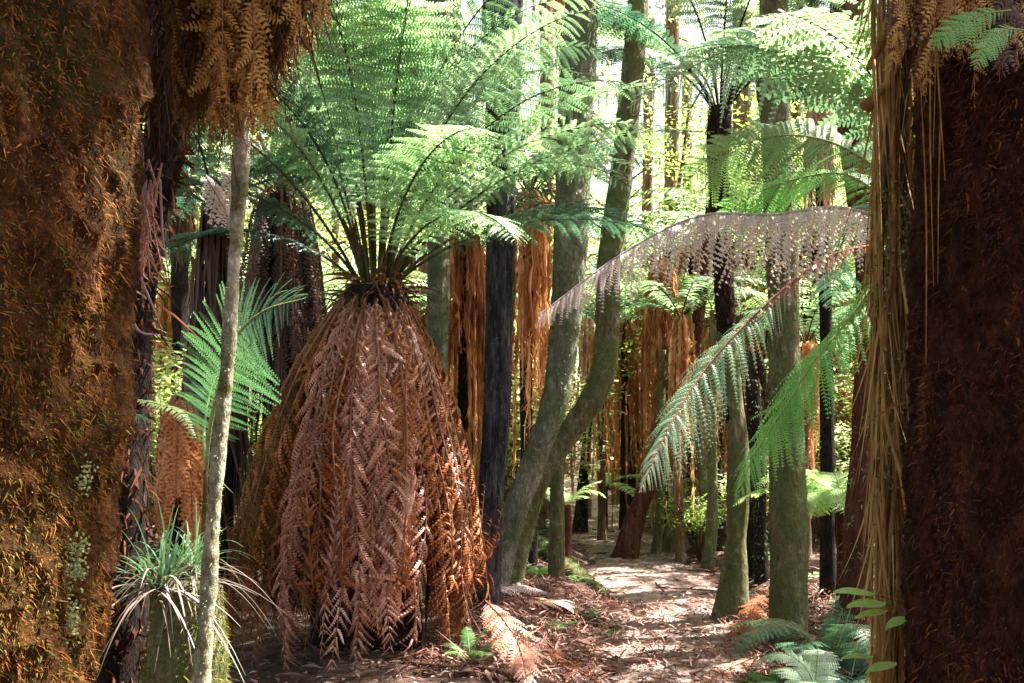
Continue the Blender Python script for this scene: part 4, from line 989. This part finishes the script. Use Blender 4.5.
tree_fern('tree_fern', 'distant rusty fern in the bright gap left of the vines', 838, 360, 15.0, 1.9, .26, 10, 1.6, ('frond_lime', 'rust'), .07, 0, ropes=34, ropew=0.045, seed=110)

for i, (px_, cpy, Yq, sl_, sr_, col_, lab) in enumerate([
        (602, 330, 15.5, 2.3, .22, 'rust', 'slim rust coloured skirted fern seen just under the bend of the brown trunk'),
        (641, 300, 19.0, 3.2, .26, 'rust', 'pale orange skirted fern set back between two rusty ones'),
        (681, 318, 12.8, 1.9, .17, 'rust', 'tattered reddish fern skirt hanging just left of the black trunk'),
        (746, 300, 15.0, 2.6, .20, 'rust', 'rusty skirted fern filling the gap between the black trunk and the tall mossy one'),
        (806, 345, 12.5, 1.7, .20, 'rust', 'warm brown fern skirt immediately right of the tall mossy trunk'),
        (836, 290, 17.5, 3.0, .24, 'rust', 'long tawny fern skirt behind the bright green hanging frond'),
        (541, 330, 15.0, 2.4, .24, 'dead_pink', 'pinkish hanging skirt in the gap between slate trunk and grey leaning trunk'),
        (478, 250, 13.0, 3.0, .22, 'dead_pink', 'pinkish skirt showing between the tawny skirt and the slate trunk'),
        (588, 300, 20.0, 3.2, .28, 'dead_pink', 'faded pink fern skirt far back between the grey and brown bent trunks')]):
    tree_fern('tree_fern', lab, px_, cpy, Yq, sl_, sr_, 9, 1.3, (['frond', 'frond_olive'][i % 2], col_), .06, 0, seed=160 + i, ropes=38, ropew=.036, barkm='farbark')
# prototypes for the many further ones
protos = []
for k in range(3):
    protos.append(tree_fern('tree_fern', 'far tree fern with a rust coloured skirt deep in the forest', 560 + 60 * k, 330, 22 + 2 * k, 3.0 + .5 * k, .26, 14, 1.9, (['frond_lime', 'frond_olive', 'frond'][k], ['rust', 'dead_gold', 'rust'][k]), .08, 0, seed=120 + k, group=G_BG, strand=1300, widths=.03, ropes=40, ropew=.06, barkm='farbark'))
r = np.random.default_rng(99)
spots = []
tries = 0
while len(spots) < 130 and tries < 4000:
    tries += 1
    Y = 14.0 + 26 * r.random() ** 1.3; px = (-150 + 1350 * r.random()) if len(spots) % 2 else (545 + 345 * r.random()); x = gx(px, Y)
    if abs(x - float(pathx(Y))) < 1.7: continue
    if any((x - a) ** 2 + (Y - b) ** 2 < 1.2 ** 2 for a, b in spots): continue
    if Y < 19 and 540 < px < 720: continue
    spots.append((x, Y))
for i, (x, Y) in enumerate(spots):
    copy_tree(protos[i % 3], (x, Y, float(ground(x, Y)) - .1), r.random() * 6.28, .65 + .6 * r.random(), None, G_BG)

# leafy trees: trunk + limbs + crown of small leaves in clumps
def leafy_tree(label, x, Y, H, cr, mat, seed, group=None, nleaf=9000, leaf=.11, z0=.35, tr=.12, bark='brownbark'):
    r = np.random.default_rng(seed + 300); gz = float(ground(x, Y))
    root = thing('leafy_tree', (x, Y, gz), label, 'tree', group)
    m = MB(); top = np.array([x + r.normal() * .5, Y + r.normal() * .5, gz + H * .85])
    tube(m, [(x, Y, gz - .1), (x + r.normal() * .15, Y, gz + H * .4), top], [tr * 1.2, tr, tr * .3], 12, 40, .08, 6, seed)
    ends = []
    for i in range(15):
        s = z0 + (1 - z0) * r.random(); b = np.array([x, Y, gz]) * (1 - s) + top * s; a = r.random() * 2 * pi
        e = b + np.array([cos(a), sin(a), .25 + .4 * r.random()]) * cr * (.5 + .5 * r.random())
        tube(m, [b, (b + e) / 2 + [0, 0, .15 * cr * r.random()], e], [tr * .3, tr * .2, tr * .07], 6, 10); ends.append(e)
        for j in range(2):
            e2 = e + rvec(1, r)[0] * cr * .4; tube(m, [(b + e) / 2, e2], [tr * .12, tr * .04], 5, 6); ends.append(e2)
    m.build('trunk', M[bark], root)
    ends = np.array(ends); c = MB(); n = nleaf
    k = r.integers(0, len(ends), n); size = (.16 + .22 * r.random(len(ends))) * cr
    off = rvec(n, r) * (r.random(n) ** .45)[:, None] * size[k][:, None] * [1.2, 1.2, .55]
    p = ends[k] + off; d = norm(rvec(n, r) * [1, 1, .5] + [0, 0, -.25]); sd = norm(np.cross(d, rvec(n, r) * .6 + [0, 0, 1]))
    diamonds(c, p, d, sd, leaf * np.exp(r.normal(size=n) * .25), leaf * .5, np.clip((k % 7) / 7 * .6 + .4 * r.random(n), 0, 1))
    c.build('crown', M[mat], root, smooth=False)
    return root
G_L = 'sunlit small leaved trees in the background'
pr = [leafy_tree('sunlit small leaved tree in the far background', gx(860, 22), 22, 12, 4.2, 'bgleaf_sunpaint', 1, G_L, 8000, .14),
      leafy_tree('sunlit small leaved tree in the far background', gx(760, 26), 26, 13, 4.6, 'bgleaf', 2, G_L, 8000, .15),
      leafy_tree('sunlit small leaved tree in the far background', gx(420, 28), 28, 12, 4.6, 'bgleaf_sunpaint', 3, G_L, 8000, .15)]
lt = [(620, 38, .9), (560, 31, 1.0), (500, 24, .9), (930, 27, 1.0), (1010, 22, .9), (300, 25, 1.0), (180, 30, 1.1), (60, 26, 1.), (360, 36, 1.1), (820, 34, 1.1), (900, 40, 1.2), (700, 44, 1.0), (240, 42, 1.2), (450, 44, 1.2), (1080, 34, 1.1), (-40, 34, 1.1)]
for i, (px, Y, s) in enumerate(lt):
    x = gx(px, Y)
    if abs(x - float(pathx(Y))) < 1.0: x += 1.5
    copy_tree(pr[i % 3], (x, Y, float(ground(x, Y))), i * 1.1, s, None, G_L)
leafy_tree('slim olive leaved tree in the bright gap behind the black trunked fern', gx(672, 17.5), 17.5, 8.5, 2.3, 'bgleaf', 15, None, 3000, .10, z0=.35, tr=.06)
leafy_tree('airy olive leaved tree behind the tall mossy trunk', gx(800, 15.5), 15.5, 8, 2.0, 'bgleaf', 16, None, 5500, .09, z0=.3, tr=.06)
leafy_tree('dark sprig leaved tree high on the left behind the fern crown', gx(300, 15), 15, 9, 2.6, 'bgleaf', 9, None, 9000, .11)

# shrubs
def shrub(label, px, py, Y, w, h, mat, seed, group=None, n=1600, leaf=.06):
    x = gx(px, Y); gz = float(ground(x, Y)); r = np.random.default_rng(seed + 1300)
    root = thing('shrub', (x, Y, gz), label, 'shrub', group)
    m = MB(); ends = []
    for i in range(9):
        a = r.random() * 2 * pi; e = np.array([x + cos(a) * w * r.random(), Y + sin(a) * w * r.random(), gz + h * (.5 + .5 * r.random())])
        tube(m, [(x, Y, gz - .03), ((x + e[0]) / 2, (Y + e[1]) / 2, gz + (e[2] - gz) * .6), e], [.016, .012, .004], 5, 10); ends += [e, (e + [x, Y, gz + h * .3]) / 2]
    m.build('stems', M['brownbark'], root)
    ends = np.array(ends); k = r.integers(0, len(ends), n); p = ends[k] + rvec(n, r) * (r.random(n) ** .5)[:, None] * w * .42 * [1, 1, .6]
    d = norm(rvec(n, r) * [1, 1, .4]); sd = norm(np.cross(d, rvec(n, r) * .5 + [0, 0, 1])); c = MB()
    diamonds(c, p, d, sd, leaf * np.exp(r.normal(size=n) * .3), leaf * .5, r.random(n)); c.build('foliage', M[mat], root, smooth=False)
    return root
shrub('bright airy shrub right of the slanting trunk', 668, 520, 14.2, .7, 1.5, 'bgleaf_sunpaint', 1)
shrub('small sunlit shrub beside the slim mossy trunk', 700, 530, 13.0, .55, 1.0, 'bgleaf', 2)
shrub('leafy shrub behind the slim mossy trunk', 755, 520, 12.5, .6, 1.4, 'bgleaf_sunpaint', 3)
shrub('shrub in the bright gap beyond the path bend', 640, 480, 20, 1.0, 1.6, 'bgleaf_sunpaint', 4)
shrub('olive shrub between the giant trunk and the dark tree fern', 165, 400, 9, .7, 2.2, 'bgleaf_sunpaint', 5, n=1800, leaf=.09)
shrub('shaded shrub behind the strappy plants', 130, 520, 5.6, .35, 1.1, 'canopyleaf', 6)
sp = shrub('undergrowth shrub in the far forest', 500, 480, 24, 1.2, 1.8, 'bgleaf_sunpaint', 7, 'undergrowth shrubs in the far forest', n=2200, leaf=.1)
sp2 = shrub('undergrowth shrub in the far forest', 900, 480, 22, 1.2, 2.0, 'bgleaf', 8, 'undergrowth shrubs in the far forest', n=2200, leaf=.1)
r = np.random.default_rng(123)
for i in range(70):
    Y = 13.5 + 20 * r.random() ** 1.3; px = -50 + 1150 * r.random(); x = gx(px, Y)
    if abs(x - float(pathx(Y))) < 1.6: continue
    copy_tree([sp, sp2][i % 2], (x, Y, float(ground(x, Y))), r.random() * 6, .6 + .7 * r.random(), None, 'undergrowth shrubs in the far forest')

# far trunks
base_t, *_ = px_trunk('forest_tree', 'bare upright trunk deep in the background forest', 'tree', [(545, -100), (548, 200), (546, 400), (548, 480)], 20, [14, 14, 15, 18], 'farbark', .08, 12, group='bare trunks in the background forest', seed=140)
for i in range(76):
    Y = 14 + 24 * r.random(); px = -80 + 1200 * r.random(); x = gx(px, Y)
    if abs(x - float(pathx(Y))) < 1.3: continue
    copy_tree(base_t, (x, Y, float(ground(x, Y))), r.random() * 6, .45 + .7 * r.random(), None, 'bare trunks in the background forest')

# far wood, one mass behind and around
def far_wood():
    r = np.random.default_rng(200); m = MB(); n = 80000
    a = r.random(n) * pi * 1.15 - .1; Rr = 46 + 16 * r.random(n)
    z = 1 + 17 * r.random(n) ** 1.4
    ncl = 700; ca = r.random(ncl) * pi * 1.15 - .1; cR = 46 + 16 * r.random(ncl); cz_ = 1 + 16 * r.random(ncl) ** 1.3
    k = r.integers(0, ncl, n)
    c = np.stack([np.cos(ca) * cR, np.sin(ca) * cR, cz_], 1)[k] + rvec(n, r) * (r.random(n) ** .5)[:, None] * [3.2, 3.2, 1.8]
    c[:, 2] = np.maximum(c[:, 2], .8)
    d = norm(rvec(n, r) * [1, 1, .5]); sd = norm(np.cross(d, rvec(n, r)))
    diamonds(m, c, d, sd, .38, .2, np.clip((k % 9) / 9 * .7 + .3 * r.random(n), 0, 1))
    tag(m.build('distant_forest', M['bgleaf_sunpaint'], smooth=False), 'mass of leaves far behind all the trees, haze painted in as pale colour', 'forest', kind='stuff')
far_wood()

def canopy():  # unseen roof of leaf clumps, added to shade and dapple the view
    r = np.random.default_rng(210); m = MB(); n = 30000; ncl = 170
    cc = np.stack([-13 + 28 * r.random(ncl), -3 + 19 * r.random(ncl), 8.6 + 3.5 * r.random(ncl)], 1)
    cc[:, 2] += np.clip(cc[:, 1] - 10, 0, 9) * .5
    # gaps cut along the sun direction to light the big fern and the path
    sx, sy = cos(R(SUN_AZ)) / math.tan(R(SUN_EL)), sin(R(SUN_AZ)) / math.tan(R(SUN_EL))
    for (hx, hy, hz, hr) in ((-.9, 6.4, 3.8, 2.3), (1.4, 13.0, 0, 2.4)):
        dd = np.hypot(cc[:, 0] - (cc[:, 2] - hz) * sx - hx, cc[:, 1] - (cc[:, 2] - hz) * sy - hy)
        cc = cc[dd > hr]
    ncl = len(cc)
    k = r.integers(0, ncl, n)
    c = cc[k] + rvec(n, r) * (r.random(n) ** .5)[:, None] * [1.4, 1.4, .6]
    d = norm(rvec(n, r) * [1, 1, .4]); sd = norm(np.cross(d, rvec(n, r) * .5 + [0, 0, 1]))
    diamonds(m, c, d, sd, .26, .15, r.random(n))
    tag(m.build('shade_canopy', M['canopyleaf'], smooth=False), 'unseen leafy roof added high over the path for dappled shade', 'canopy', kind='stuff')
canopy()

# ================================================================== LIGHT, WORLD, CAMERA
w = bpy.data.worlds.new('World'); scene.world = w; w.use_nodes = True
nt = w.node_tree; nt.nodes.clear()
sky = nt.nodes.new('ShaderNodeTexSky'); sky.sky_type = 'NISHITA'; sky.sun_disc = False
sky.sun_elevation = R(SUN_EL); sky.sun_rotation = R(90 - SUN_AZ); sky.dust_density = 3.0; sky.air_density = 1.0
bg = nt.nodes.new('ShaderNodeBackground'); bg.inputs['Strength'].default_value = .64
wo = nt.nodes.new('ShaderNodeOutputWorld')
tm = nt.nodes.new('ShaderNodeMixRGB'); tm.blend_type = 'MULTIPLY'; tm.inputs['Fac'].default_value = 1; tm.inputs['Color2'].default_value = (1.0, .87, .74, 1)
nt.links.new(sky.outputs[0], tm.inputs['Color1']); nt.links.new(tm.outputs[0], bg.inputs['Color']); nt.links.new(bg.outputs[0], wo.inputs['Surface'])
sl = bpy.data.lights.new('sun', 'SUN'); sl.energy = 36.0; sl.angle = R(.55); sl.color = (1, .955, .88)
so = bpy.data.objects.new('sun', sl); COL.objects.link(so)
d = np.array([cos(R(SUN_EL)) * cos(R(SUN_AZ)), cos(R(SUN_EL)) * sin(R(SUN_AZ)), sin(R(SUN_EL))])
from mathutils import Vector
so.rotation_euler = Vector(tuple(d)).to_track_quat('Z', 'Y').to_euler()
so.location = tuple(d * 30)

cam = bpy.data.cameras.new('camera'); co = bpy.data.objects.new('camera', cam); COL.objects.link(co)
cam.lens = 35; cam.sensor_width = 36; cam.clip_start = .05; cam.clip_end = 1000
cam.shift_y = (HY - 341.5) / 1024
co.location = (0, 0, CH); co.rotation_euler = (R(90), 0, 0)
scene.camera = co

scene.view_settings.view_transform = 'Standard'; scene.view_settings.look = 'None'; scene.view_settings.exposure = 0
scene.render.engine = 'CYCLES'
cy = scene.cycles
cy.use_denoising = True; cy.max_bounces = 7; cy.diffuse_bounces = 4; cy.glossy_bounces = 2; cy.transmission_bounces = 4; cy.transparent_max_bounces = 4
cy.sample_clamp_indirect = 6; cy.caustics_reflective = False; cy.caustics_refractive = False
